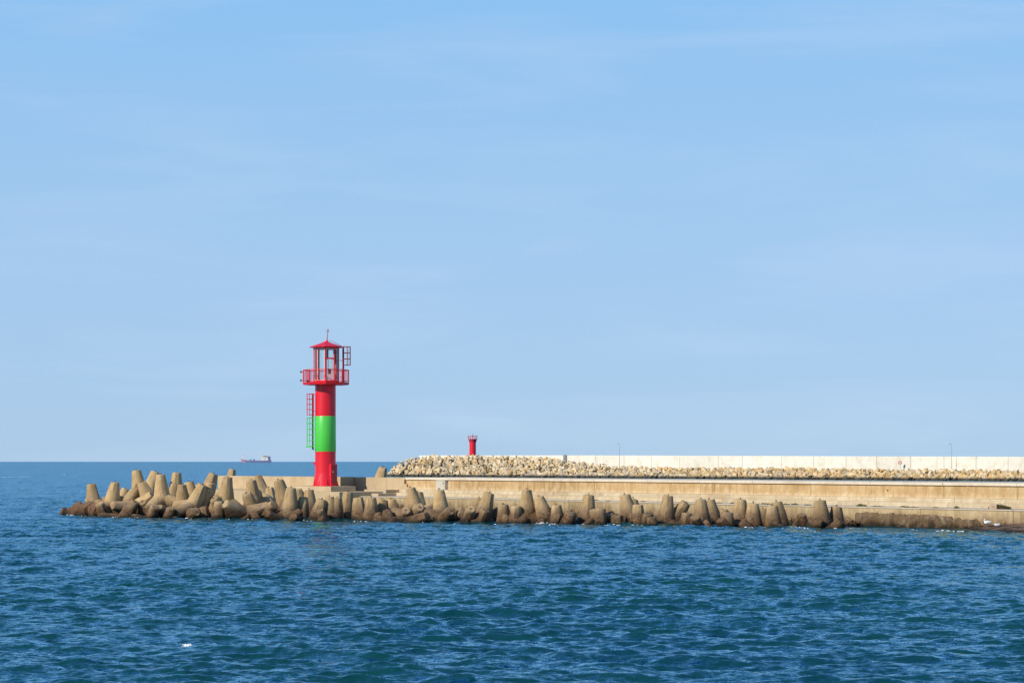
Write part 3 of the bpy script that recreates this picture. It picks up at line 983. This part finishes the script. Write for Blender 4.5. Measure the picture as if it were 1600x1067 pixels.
LOOP = bpy.data.meshes.new('lifting_loop'); LOOP.from_pydata(mb.v, [], mb.f); LOOP.materials.append(M_RUST)
T_GROUP = 'concrete tetrapods piled along the foot of the pier'
WL = [(90, 804), (200, 808), (300, 811), (450, 812), (520, 814), (620, 815), (760, 818), (900, 820), (1000, 821), (1100, 823), (1200, 825), (1300, 826.5), (1500, 828)]
def wl_d(x): return FPX * EYE / (interp(x, WL) - HZ)
n_t = [0]
def tetra(x, y, back, tx, ty, spin, label, sc=1.0, loop=True, d=None):
    """tip of one leg at pixel (x, y), 'back' metres behind the waterline; tx, ty lean the leg (right, away) in degrees from upright"""
    d = d or wl_d(x) + back
    tip = at_depth(x, y, d)
    ax = Vector((math.tan(R(tx)) if abs(tx) < 85 else math.copysign(12, tx), math.tan(R(ty)) if abs(ty) < 85 else math.copysign(12, ty), 1.0)).normalized()
    if abs(tx) > 90 or abs(ty) > 90: ax.z = -ax.z
    q = ax.to_track_quat('Z', 'Y') @ Quaternion((0, 0, 1), R(spin))
    tetra_at(tip - ax * TL * sc, q, label, sc, loop)
def tetra_at(c, q, label, sc=1.0, loop=True):
    n_t[0] += 1
    o = bpy.data.objects.new('tetrapod', T_MESH[n_t[0] % 8])
    o.location = c; o.rotation_mode = 'QUATERNION'; o.rotation_quaternion = q; o.scale = (sc, sc, sc)
    COL.objects.link(o)
    tag(o, label, 'tetrapod', T_GROUP)
    if loop:
        l = bpy.data.objects.new('lifting_loop', LOOP); l.parent = o; COL.objects.link(l)

T = [
 # x, y, back, tx, ty, spin, label
 (143, 756, 6, -7, 4, 40, 'upright tetrapod standing alone at the far left tip of the pile'),
 (180, 753, 5, 9, 0, 15, 'thick upright tetrapod second from the left tip, with two near hidden legs'),
 (196, 764, 9, 14, 20, 70, 'small dim tetrapod peeping out behind the second upright one'),
 (213, 735, 13, -10, 5, 60, 'tallest tetrapod at the left end, standing out against the open sea'),
 (221, 754, 7, -24, 6, 35, 'tetrapod leg leaning left across the tallest left one'),
 (229, 754, 14, -12, 18, 0, 'tetrapod half hidden between the tallest left one and the one with a chipped top'),
 (243, 737, 12, 16, 8, 20, 'tetrapod leaning right behind the one with a chipped top'),
 (251, 741, 4, -3, -4, 32, 'tall upright tetrapod with chipped top and a leg reaching down left'),
 (276, 738, 15, 3, 0, 10, 'tall upright tetrapod at the back, seen against the sea left of the headwall'),
 (274, 756, 9, 12, 8, 85, 'dim tetrapod leaning under the tall back one'),
 (284, 757, 5, -3, -6, 28, 'pale upright tetrapod whose legs join the one leaning right'),
 (295, 753, 10, -10, 4, 65, 'tetrapod with smooth round tip just behind the pale upright one'),
 (308, 757, 13, -24, 14, 25, 'low tetrapod tip peeping above the saddle left of the headwall'),
 (317, 757, 4, 25, -8, 50, 'broad tetrapod leaning right in front of the headwall end'),
 (334, 740, 10, 19, 4, 18, 'tall tetrapod leaning right against the left end of the headwall'),
 (356, 745, 8, 6, -3, 45, 'upright tetrapod in front of the headwall with three spread legs below'),
 (363, 733, 46, 8, 5, 5, 'tetrapod tip showing behind the headwall top at its left end'),
 (393, 750, 8, -4, -5, 52, 'pale upright tetrapod with one leg running down right'),
 (402, 743, 13, -16, 4, 30, 'ochre tetrapod leaning left behind the pale upright one'),
 (385, 771, 2.5, -20, -24, 75, 'pyramid shaped brown tetrapod at the waterline before the headwall'),
 (420, 762, 13, -8, 10, 40, 'low tetrapod in the gap before the headwall, left of two tall ones'),
 (435, 750, 8, -16, -2, 55, 'big tetrapod leaning left, midway between headwall end and lighthouse'),
 (455, 762, 3, 3, -6, 30, 'upright tetrapod with two spread legs at the waterline left of the lighthouse'),
 (483, 765, 9, -2, 4, 12, 'upright tetrapod right below the front of the lighthouse plinth'),
 (503, 780, 3, 14, -4, 66, 'tetrapod leaning right below the lighthouse, near the waterline'),
 (515, 776, 4, -5, 0, 20, 'left one of two close short tetrapods right below the lighthouse'),
 (527, 778, 4.5, 5, 2, 80, 'right one of two close short tetrapods right below the lighthouse'),
 (544, 768, 7, 6, -3, 36, 'narrow ochre tetrapod before the shaded corner of the platform'),
 (559, 777, 5, -6, 2, 8, 'tetrapod carrying a round dark shadow spot, right of the narrow ochre one'),
 (580, 777, 3.5, 2, -4, 48, 'upright tetrapod right of the one with a round shadow spot'),
 (596, 780, 5, -3, 4, 70, 'left half of a broad pale pair of tetrapods before the dim step'),
 (611, 780, 5.5, -8, 0, 22, 'right half of a broad pale pair of tetrapods before the dim step'),
 (622, 789, 6, -16, 6, 40, 'low slim tetrapod right of the broad pale pair'),
 (599, 730, 46, 14, 4, 30, 'tetrapod tip standing behind the pier wall, by the rock mound'),
 (641, 762, 6, -12, -4, 24, 'tall tetrapod leaning left below the rust stained drain hole'),
 (653, 769, 9, -6, 6, 64, 'narrow tetrapod edge close behind the tall one below the drain hole'),
 (686, 765, 5, -5, -2, 44, 'broad upright tetrapod just below the grey wall cabinet'),
 (748, 778, 9, 6, 6, 14, 'small tetrapod tip behind the one leaning right, right of the cabinet'),
 (765, 770, 4, 16, -5, 54, 'big tetrapod leaning right, second tall one right of the cabinet'),
 (786, 788, 3.5, -4, -2, 28, 'short blunt tetrapod right of the big one leaning right'),
 (806, 790, 3, 2, -6, 76, 'short tetrapod with a rusty loop left of the straightest upright one'),
 (823, 765, 4, -1, -3, 6, 'straightest tall upright tetrapod with a rusty loop, below the beacon and right of it'),
 (842, 776, 4, -16, -3, 38, 'thick tetrapod leaning left, right neighbour of the straightest upright one'),
 (869, 789, 4, -5, 0, 60, 'short upright tetrapod between a thick leaning one and a low wide one'),
 (892, 799, 3, 8, -8, 18, 'low wide tetrapod left of the upright one before the middle of the wall'),
 (920, 773, 4.5, 5, -4, 50, 'tall upright tetrapod with a sloped left flank, right of the low wide one'),
 (929, 795, 2.5, -14, -6, 82, 'short tetrapod leaning left at the waterline before a taller one'),
 (964, 805, 2.5, -6, -14, 34, 'stubby tetrapod in the water left of a pale leaning pair'),
 (976, 773, 6, -12, -2, 26, 'tall pale tetrapod leaning left, before the second lamp post from the right'),
 (989, 779, 8, 4, 6, 72, 'tetrapod with a rough top right behind the tall pale leaning one'),
 (997, 788, 4, 0, -4, 12, 'brown tetrapod in front of the one with the rough top'),
 (1012, 802, 2.5, 3, -8, 58, 'short blunt tetrapod at the waterline right of the brown one'),
 (1044, 774, 5, 5, -4, 42, 'tall upright tetrapod with a dark gap on its right, centre right of the row'),
 (1072, 785, 6, 34, -14, 16, 'tetrapod leaning far right with its round end towards the viewer'),
 (1073, 801, 2, 2, -4, 68, 'short square topped tetrapod below the one leaning far right'),
 (1095, 780, 4, -3, -3, 30, 'broad upright tetrapod throwing a dark shadow on its right neighbour'),
 (1108, 781, 7, -10, 2, 56, 'slim tetrapod with a blue shadow, behind the broad upright one'),
 (1137, 800, 2, 2, -3, 22, 'short upright tetrapod with two loops, at the water right of the blue shadow'),
 (1130, 797, 6, -14, 8, 48, 'small dark tetrapod tip behind the short one with two loops'),
 (1157, 780, 4, 3, -2, 10, 'tall upright tetrapod with a rusty loop, third tall one from the right'),
 (1177, 786, 3.5, 0, -3, 62, 'upright tetrapod right beside the third tall one from the right'),
 (1192, 795, 6, -16, 3, 36, 'small slanting tetrapod with its lower half in shade'),
 (1206, 790, 3, -5, -3, 20, 'broad tetrapod second from the right end of the tall ones'),
 (1213, 784, 6, -8, 3, 46, 'tetrapod tip rising behind the broad second one from the right end'),
 (1281, 782, 3.5, -6, -2, 32, 'last tall tetrapod at the right, broad and wide at the foot'),
 (1307, 791, 4.5, 2, 2, 74, 'rightmost tetrapod, slim and pale, beside the dark footing'),
 # legs lying low
 (160, 781, 4, -78, -10, 60, 'lying tetrapod leg pointing left, white tipped, near the left tip'),
 (238, 773, 6, 52, -20, 30, 'slanting tetrapod leg between lying leg and chipped tetrapod'),
 (270, 789, 3, -84, -8, 90, 'horizontal smooth tetrapod leg pointing left under the pale upright one'),
 (306, 799, 1.5, 30, -70, 40, 'tetrapod with two round leg ends facing the viewer'),
 (334, 779, 3, -34, -30, 10, 'orange stained tetrapod leaning left at the waterline before the headwall end'),
 (361, 793, 2.5, -66, -12, 50, 'pale tetrapod leg lying left of the brown pyramid shaped one'),
 (421, 790, 2.5, 68, -24, 20, 'pale tetrapod leg running down right, before the ochre leaning one'),
 (222, 784, 2.5, -10, -34, 44, 'short dim tetrapod in front of the chipped one, left side'),
 (668, 806, 1, 60, -50, 30, 'flat ended tetrapod leg low on the water below the cabinet'),
 (655, 792, 2.5, 20, -55, 15, 'rounded tetrapod saddle below the tall one leaning left'),
 (634, 797, 1.8, -30, -60, 64, 'tilted tetrapod with its broad end to the viewer, left of the rounded saddle'),
 (704, 797, 2.2, 30, -62, 20, 'tetrapod bulge right below the broad upright one under the cabinet'),
 (735, 795, 1.8, 6, -46, 52, 'tetrapod with dark hollow at its end, left of the big one leaning right'),
 (716, 799, 3, -60, -30, 70, 'low grey tetrapod leg left of the hollow ended one'),
]
for (x, y, back, tx, ty, spin, lab) in T:
    d = None
    if back > 40:   # stands in the water on the far side of the pier
        aa = pier_a(x, 13.5); d = pier_pt(aa, 13.5).y
    tetra(x, y, back, tx, ty, spin, lab, sc=random.uniform(.95, 1.06), d=d)

# brown half sunk ones filling the pile
g = random.Random(21)
NICK = [(143, 'lone upright tetrapod at the left tip'), (180, 'thick upright tetrapod second from left tip'), (213, 'tallest tetrapod of the left end'),
 (251, 'tetrapod with the chipped top'), (284, 'pale upright tetrapod of the left pile'), (317, 'tetrapod leaning right by the headwall end'),
 (356, 'upright tetrapod with three spread legs'), (385, 'brown pyramid shaped tetrapod'), (400, 'pale tetrapod with leg running right'),
 (435, 'big left leaning tetrapod before the headwall'), (455, 'upright tetrapod with two spread legs'), (483, 'tetrapod right below the plinth front'),
 (503, 'tetrapod leaning right below the lighthouse'), (544, 'narrow ochre tetrapod'), (559, 'tetrapod with the round shadow spot'), (603, 'broad pale pair of tetrapods'),
 (641, 'tall tetrapod below the drain hole'), (686, 'broad tetrapod below the wall cabinet'), (765, 'big tetrapod leaning right'),
 (806, 'short tetrapod with a rusty loop'), (823, 'straightest tall upright tetrapod'), (869, 'short tetrapod past the thick leaning one'), (920, 'tall tetrapod with the sloped left flank'),
 (976, 'tall pale left leaning tetrapod'), (1012, 'short blunt tetrapod at the waterline'), (1044, 'tall tetrapod with a dark right gap'), (1095, 'broad tetrapod throwing a dark shadow'),
 (1137, 'short upright tetrapod with two loops'), (1157, 'third tall tetrapod from the right'), (1206, 'second tall tetrapod from the right'), (1281, 'last tall tetrapod at the right')]
USED = set()
def fill_label(x, row):
    for nx, nick in sorted(NICK, key=lambda n: abs(n[0] - x)):
        rel = ('at the foot of' if abs(x - nx) < 9 else ('just left of' if x < nx else 'just right of')) if row == 0 else \
              ('behind' if abs(x - nx) < 9 else ('behind and left of' if x < nx else 'behind and right of'))
        if row == 2: rel = 'well ' + rel
        if (rel, nick) not in USED:
            USED.add((rel, nick))
            return ('brown half sunk tetrapod ' if row == 0 else 'low tetrapod ') + rel + ' the ' + nick
def rand_q():
    return Quaternion((g.gauss(0, 1), g.gauss(0, 1), g.gauss(0, 1), g.gauss(0, 1))).normalized()
x = 165.0
while x < 1312:
    left = x < 480
    for row in range(3 if left else 2):
        back = (1.0 if left else 2.2, 4.5, 9.5)[row] + g.uniform(-.3, .9) + (2.0 if row and not left else 0)
        zc = (-.75, -.35, .25)[row] if left else -1.1 + .15 * row
        if x < 150: zc -= .35
        d = wl_d(x) + back
        xj = x + g.uniform(-9, 9)
        k = (xj - 800) / FPX
        tetra_at(Vector((k * d, d, zc + g.uniform(-.25, .25))), rand_q(), fill_label(xj, row), g.uniform(.85, 1.0), loop=False)
    x += 34 if left else 27
# small boulders at the tip
M_TIPROCK = concrete_mat('weedy boulder', (.20, .12, .07), (.28, .18, .10), (.08, .05, .03), .6, wet=(.75, (.11, .05, .028)), bump=.9)
tip_meshes = [rock_mesh(300 + i, M_TIPROCK, 'boulder', 34) for i in range(4)]
for (x, y, back, s, lab) in ((99.5, 803, 1, .62, 'lone brown boulder in the water off the left tip of the pile'),
                             (121, 798, 1.5, .95, 'reddish brown boulder at the left tip, below the first upright tetrapod'),
                             (136, 800, 1, 1.0, 'brown boulder right of the reddish one at the left tip'),
                             (150, 801, .6, .95, 'orange brown boulder under the white tipped lying tetrapod leg'),
                             (163, 803, .5, .8, 'small orange boulder at the waterline, last of the boulders from the tip')):
    d = wl_d(x) + back
    o = bpy.data.objects.new('boulder', tip_meshes[int(x) % 4])
    P = at_depth(x, y, d)
    o.location = P; o.scale = (s, s, s * .95); o.rotation_euler = (g.uniform(0, 6), g.uniform(0, 6), g.uniform(0, 6))
    COL.objects.link(o)
    tag(o, lab, 'boulder', 'boulders at the tip of the tetrapod pile')

# broken bricks and stones at the foot of the quay
for i, x in enumerate((1236, 1242, 1249, 1254, 1259, 1331, 1336, 1342, 1510, 1533, 1562, 1572, 1585)):
    aa = pier_a(x, -.7)
    o = bpy.data.objects.new('stone', tip_meshes[i % 4] if i > 4 else rock_mesh(400 + i, M_QUAY, 'stone', 9))
    o.parent = pier
    zz = .34 if x < 1300 else (.2 if x < 1400 else interp(x, [(1510, .12), (1600, .38)]))
    o.location = (aa, -.75, zz); o.scale = (.17,) * 3 if x < 1400 else (.16,) * 3; o.rotation_euler = (g.uniform(0, 6), g.uniform(0, 6), g.uniform(0, 6))
    COL.objects.link(o)

# ------------------------------------------------------------------ weeds on the walkway
M_WEED, nt, b = mat('dry weed', .9, (.12, .11, .04), .1)
k = NB(nt); k.link(k.mix(k.rand(), (.10, .075, .035), (.11, .13, .045)), b.inputs['Base Color'])
def tuft(x, p, w, h, n, label):
    aa = pier_a(x, p)
    mb = MB()
    for i in range(n):
        bx, by = g.uniform(-w, w), g.uniform(-.14, .14)
        hh = h * g.uniform(.5, 1.0) * (1 - .5 * abs(bx) / w)
        lx, ly = g.gauss(0, .35) * hh, g.gauss(0, .3) * hh
        an = g.uniform(0, PI); wx, wy = .02 * math.cos(an), .02 * math.sin(an)
        mb.poly([(bx - wx, by - wy, 0), (bx + wx, by + wy, 0), (bx + lx * .5 + wx, by + ly * .5 + wy, hh * .6), (bx + lx, by + ly, hh), (bx + lx * .5 - wx, by + ly * .5 - wy, hh * .6)], [(0, 1, 2, 3, 4)])
    o = mb.build('weed_tuft', M_WEED, None)
    P = pier_pt(aa, p, 1.375)
    o.location = P; o.rotation_euler = (0, 0, math.atan2(U.y, U.x))
    tag(o, label, 'weed', 'weeds in the cracks of the walkway')
WEEDS = {1199: 'above the slanting half shaded tetrapod', 1228: 'right of the two rightmost close tetrapods', 1242: 'widest in the gap before the last tall tetrapod', 1262: 'just left of the last tall tetrapod',
 1194: 'behind the slanting half shaded tetrapod', 1411: 'left one of two close below the round sign', 1417: 'right one of two close below the round sign', 1428: 'flat, right of the two below the round sign',
 1462: 'left of the far right lamp post', 1123: 'behind the short tetrapod with two loops', 1145: 'left of the third tall tetrapod from the right', 931: 'right of the tetrapod with sloped flank',
 950: 'left of the tall pale leaning tetrapod', 1005: 'behind the tetrapod with a rough top'}
tuft(1562, 1.2, .85, .42, 420, 'widest green and brown weed clump, on the walkway near the right end')
tuft(1346, 1.0, .42, .26, 120, 'dark weed tuft on the walkway right of the rightmost tetrapod')
tuft(1372, 1.0, .5, .12, 80, 'low dry weed strip just right of the dark weed tuft')
for x_, w_, h_ in ((1199, .25, .14), (1228, .3, .16), (1242, .32, .18), (1262, .3, .12), (1194, .4, .14), (1411, .22, .14), (1417, .2, .12), (1428, .35, .1), (1462, .2, .1), (1123, .3, .12), (1145, .2, .14), (931, .25, .12), (950, .2, .1), (1005, .2, .1)):
    tuft(x_, .9 + g.uniform(-.3, .8), w_, h_, 75, 'tiny dry weed tuft on the walkway, ' + WEEDS[x_])
tuft(1494.5, .9, .18, .24, 70, 'single dark weed tuft alone left of the widest weed clump')
aa = pier_a(1553.5, 1.2)
mb = MB(); mb.box((-.32, -.15, 0), (.3, .15, .34))
o = mb.build('concrete_block', concrete_mat('pinkish block', (.5, .36, .26), (.56, .42, .32), (.3, .2, .15), .3), None, bevel=.03)
o.location = pier_pt(aa, 1.2, 1.377); o.rotation_euler = (0, 0, math.atan2(U.y, U.x))
tag(o, 'small pinkish concrete block on the walkway beside the widest weed clump', 'block')

# ------------------------------------------------------------------ two white birds on the ramp
def bird(x, y, d, s, head_up, label, yaw):
    P = at_depth(x, y, d)
    r = empty('white_bird', P, yaw)
    tag(r, label, 'bird', 'white birds resting on the ramp')
    bm = bmesh.new()
    bmesh.ops.create_uvsphere(bm, u_segments=18, v_segments=12, radius=1)
    for v in bm.verts:
        x_, y_, z_ = v.co
        ta = 1 - .38 * max(0, x_) ** 2
        v.co = Vector((x_ * .40 * s, y_ * .23 * s * ta, (z_ * .19 * ta + .045 * max(0, x_) * (x_)) * s + .19 * s))
    # neck: swept tube joined in the body mesh
    neck = [(-.30, 0, .24), (-.37, 0, .36), (-.34, 0, .50), (-.36, 0, .60), (-.43, 0, .63)] if head_up else [(-.28, 0, .26), (-.34, .02, .36), (-.26, .05, .42), (-.12, .07, .38)]
    prev = None
    for i, p in enumerate(neck):
        rr = (.085, .058, .045, .045, .05)[i] * s
        ring = []
        dv = Vector(neck[min(i + 1, len(neck) - 1)]) - Vector(neck[max(i - 1, 0)])
        a_ = dv.normalized().orthogonal().normalized(); b_ = dv.normalized().cross(a_)
        for q in range(10):
            t = 2 * PI * q / 10
            ring.append(bm.verts.new(Vector(p) * s + a_ * math.cos(t) * rr + b_ * math.sin(t) * rr))
        if prev:
            for q in range(10): bm.faces.new((prev[q], prev[(q + 1) % 10], ring[(q + 1) % 10], ring[q]))
        prev = ring
    bm.faces.new(prev)
    bmesh.ops.recalc_face_normals(bm, faces=bm.faces)
    me = bpy.data.meshes.new('body'); bm.to_mesh(me); bm.free(); me.materials.append(M_BIRD)
    me.polygons.foreach_set('use_smooth', [True] * len(me.polygons))
    o = bpy.data.objects.new('body', me); o.parent = r; COL.objects.link(o)
    for sd in (-1, 1):
        mb = MB(); mb.lathe([(.02, -.30), (.10, -.18), (.13, 0), (.10, .18), (.02, .34)], 10)
        mb.v = [(z * s * 1.05 + .06 * s, (x_ * .35 + sd * .19) * s, (y_ * 1.1 + .23) * s) for x_, y_, z in mb.v]
        mb.build('wing', M_BIRD, r, smooth=True)
    e = Vector(neck[-1]) * s
    mb = MB(); mb.tube(e + Vector((-.01, 0, -.005)) * s, e + (Vector((-.12, 0, -.03)) if head_up else Vector((.1, .02, -.03))) * s, .025 * s, .012 * s)
    mb.build('beak', M_BEAK, r)
d1 = pier_pt(pier_a(1543, -1.0), -1.0).y
bird(1543, 819, d1, .68, True, 'larger white bird with raised neck resting against the foot of the quay', R(20))
bird(1558.5, 822.2, pier_pt(pier_a(1558, -1.6), -1.6).y, .50, False, 'smaller white bird curled up on the brown ramp', R(200))

# ------------------------------------------------------------------ foam on the water (uncountable)
fm_ = MB()
def foam_patch(x, y, w, h, n, d=None):
    n = max(3, int(n * .55))
    """w, h in metres; ragged little sheets heaped on the water"""
    d = d or FPX * EYE / (y - HZ)
    cx, cy = (x - 800) / FPX * d, d
    for i in range(n):
        px = cx + g.gauss(0, w * .26); py = cy + g.gauss(0, h * .3)
        r_ = g.uniform(.2, 1) * min(w, .8) * .14
        z0 = (sea_z(px, py) if d < 260 else 0) + .05
        k_ = 7
        vs = [(px, py, z0 - .02 + r_ * g.uniform(.0, .4))]
        for q in range(k_):
            t = 2 * PI * q / k_; rr = r_ * g.uniform(.5, 1.15)
            vs.append((px + rr * math.cos(t) * 1.5, py + rr * math.sin(t), z0 - .04))
        fm_.poly(vs, [(0, 1 + q, 1 + (q + 1) % k_) for q in range(k_)])
foam_patch(292, 1006, .24, .3, 60)
foam_patch(740, 1033, .16, .2, 10)
for x, y, w in ((2, 745, 2.5), (10, 745.5, 2), (19, 745.5, 2.5), (31, 745, 3), (36, 744.5, 3.5), (41, 744.5, 2), (60, 743.5, 4), (56, 743.5, 2), (96, 741.7, 1.6), (101, 741.5, 1), (127, 740, 2.6), (136, 739.2, 2), (149, 739.6, 2.4), (161.5, 739, 1.4), (328, 733, 1.5), (334, 732.6, 2.2), (33, 730, 1.2)):
    foam_patch(x, y, w, 1.5, int(9 + w * 5))
for x, w in ((109, .9), (125, .8), (132, .6), (178, .5), (297, .3), (358, .6), (384, .7), (480, .3), (604, .35), (845, .7), (856, .8), (875, .4), (912, .3), (948, .4), (1040, .4), (1108, .4), (1245, .4), (1257, .5), (1426, .5)):
    foam_patch(x, interp(x, WL) + .7, w, .5, int(6 + w * 9))
for x in (1470, 1478, 1486, 1494, 1500):
    foam_patch(x, 829.6 + (x - 1470) * .02, .7, .35, 14)
x = 104.0
while x < 1330:
    if g.random() < .34:
        foam_patch(x, interp(x, WL) + g.uniform(-.2, 1.0), g.choice((.15, .3, .5, 1.4)), .25, int(g.uniform(3, 10)))
    x += g.uniform(5, 17)
for x, y in ((1583, 832), (1595, 832.5), (540, 838), (1275, 833), (1190, 832)):
    foam_patch(x, y, .3, .2, 5)
o = fm_.build('foam', M_FOAM)
tag(o, 'scattered white foam along the waterline and on breaking crests', kind='stuff')

# ------------------------------------------------------------------ cargo ship on the horizon
SD = 9000.0
sm = SD / FPX
sh = empty('cargo_ship', ((400 - 800) * sm, SD, 0))
tag(sh, 'blue cargo ship with white superstructure far out on the horizon', 'ship')
M_HULL = paint_mat('blue hull paint', (.21, .24, .44), .5)
M_HULLR = paint_mat('red bow paint', (.42, .24, .38), .5)
M_SUPER = paint_mat('white ship paint', (.78, .78, .74), .5)
X = lambda x: (x - 400) * sm
Zs = lambda y: EYE + (HZ - y) * sm
def hull(sections, name, m):
    mb = MB(); n = len(sections[0])
    for s in sections: mb.v += s
    for i in range(len(sections) - 1):
        for j in range(n - 1):
            q = i * n + j
            mb.f.append((q, q + 1, q + n + 1, q + n))
    mb.f.append(tuple(range(n))); mb.f.append(tuple(reversed(range((len(sections) - 1) * n, len(sections) * n))))
    o = mb.build(name, m, sh)
    bm = bmesh.new(); bm.from_mesh(o.data); bmesh.ops.recalc_face_normals(bm, faces=bm.faces); bm.to_mesh(o.data); bm.free()
def sec(x, xb, wd, zt, zb_):
    return [(x, -wd, zt), (xb, -wd * .8, zb_), (xb, wd * .8, zb_), (x, wd, zt), (x, -wd, zt)]
zt = Zs(719.2)
hull([sec(X(383.5), X(383.5), 8, Zs(718.6), -2), sec(X(392), X(392), 10, zt, -2), sec(X(415), X(415), 10, zt, -2), sec(X(424), X(423), 8.5, Zs(718.6), -2)], 'hull', M_HULL)
hull([sec(X(376), X(378.5), .6, Zs(716.6), -2), sec(X(379), X(380.2), 5, Zs(716.9), -2), sec(X(383.45), X(383.45), 8, Zs(718.3), -2)], 'bow', M_HULLR)
mb = MB(); mb.box((X(377.6), -3, Zs(716.9)), (X(383.5), 3, Zs(715.8))); mb.build('forecastle', M_SUPER, sh)
mb = MB()
for xx in (379.4, 381.6): mb.tube((X(xx), 0, Zs(716)), (X(xx), 0, Zs(705)), 1.0, .6)
mb.tube((X(379.4), 0, Zs(708)), (X(381.6), 0, Zs(708)), .5); mb.build('foremast', M_SUPER, sh)
for xx in (391.2, 396.6):
    mb = MB(); mb.prism([(-6, zt), (6, zt), (4, Zs(716.9)), (-4, Zs(716.9))], X(xx - 1.4), X(xx + 1.4)); mb.build('hatch_cover', M_HULL, sh, bevel=.8)
mb = MB(); mb.box((X(408.3), -8, zt - 1), (X(414), 8, Zs(714))); mb.box((X(411), -8.5, Zs(714) + .01), (X(419), 8.5, Zs(711.6))); mb.box((X(414.01), -7, zt), (X(419.5), 7, Zs(714))); mb.build('superstructure', M_SUPER, sh)
mb = MB(); mb.box((X(411.3), -8.8, Zs(713.2)), (X(418.5), -8.55, Zs(712.3))); mb.build('bridge_window', M_DARK, sh)
mb = MB(); mb.box((X(419.6), -3, zt), (X(422.6), 3, Zs(713))); mb.build('funnel', M_HULL, sh)
mb = MB(); mb.tube((X(416), 0, Zs(711.6)), (X(416), 0, Zs(706.5)), 1.0, .5); mb.tube((X(414.8), 0, Zs(708.5)), (X(417.2), 0, Zs(708.5)), .4); mb.build('radar_mast', M_SUPER, sh)
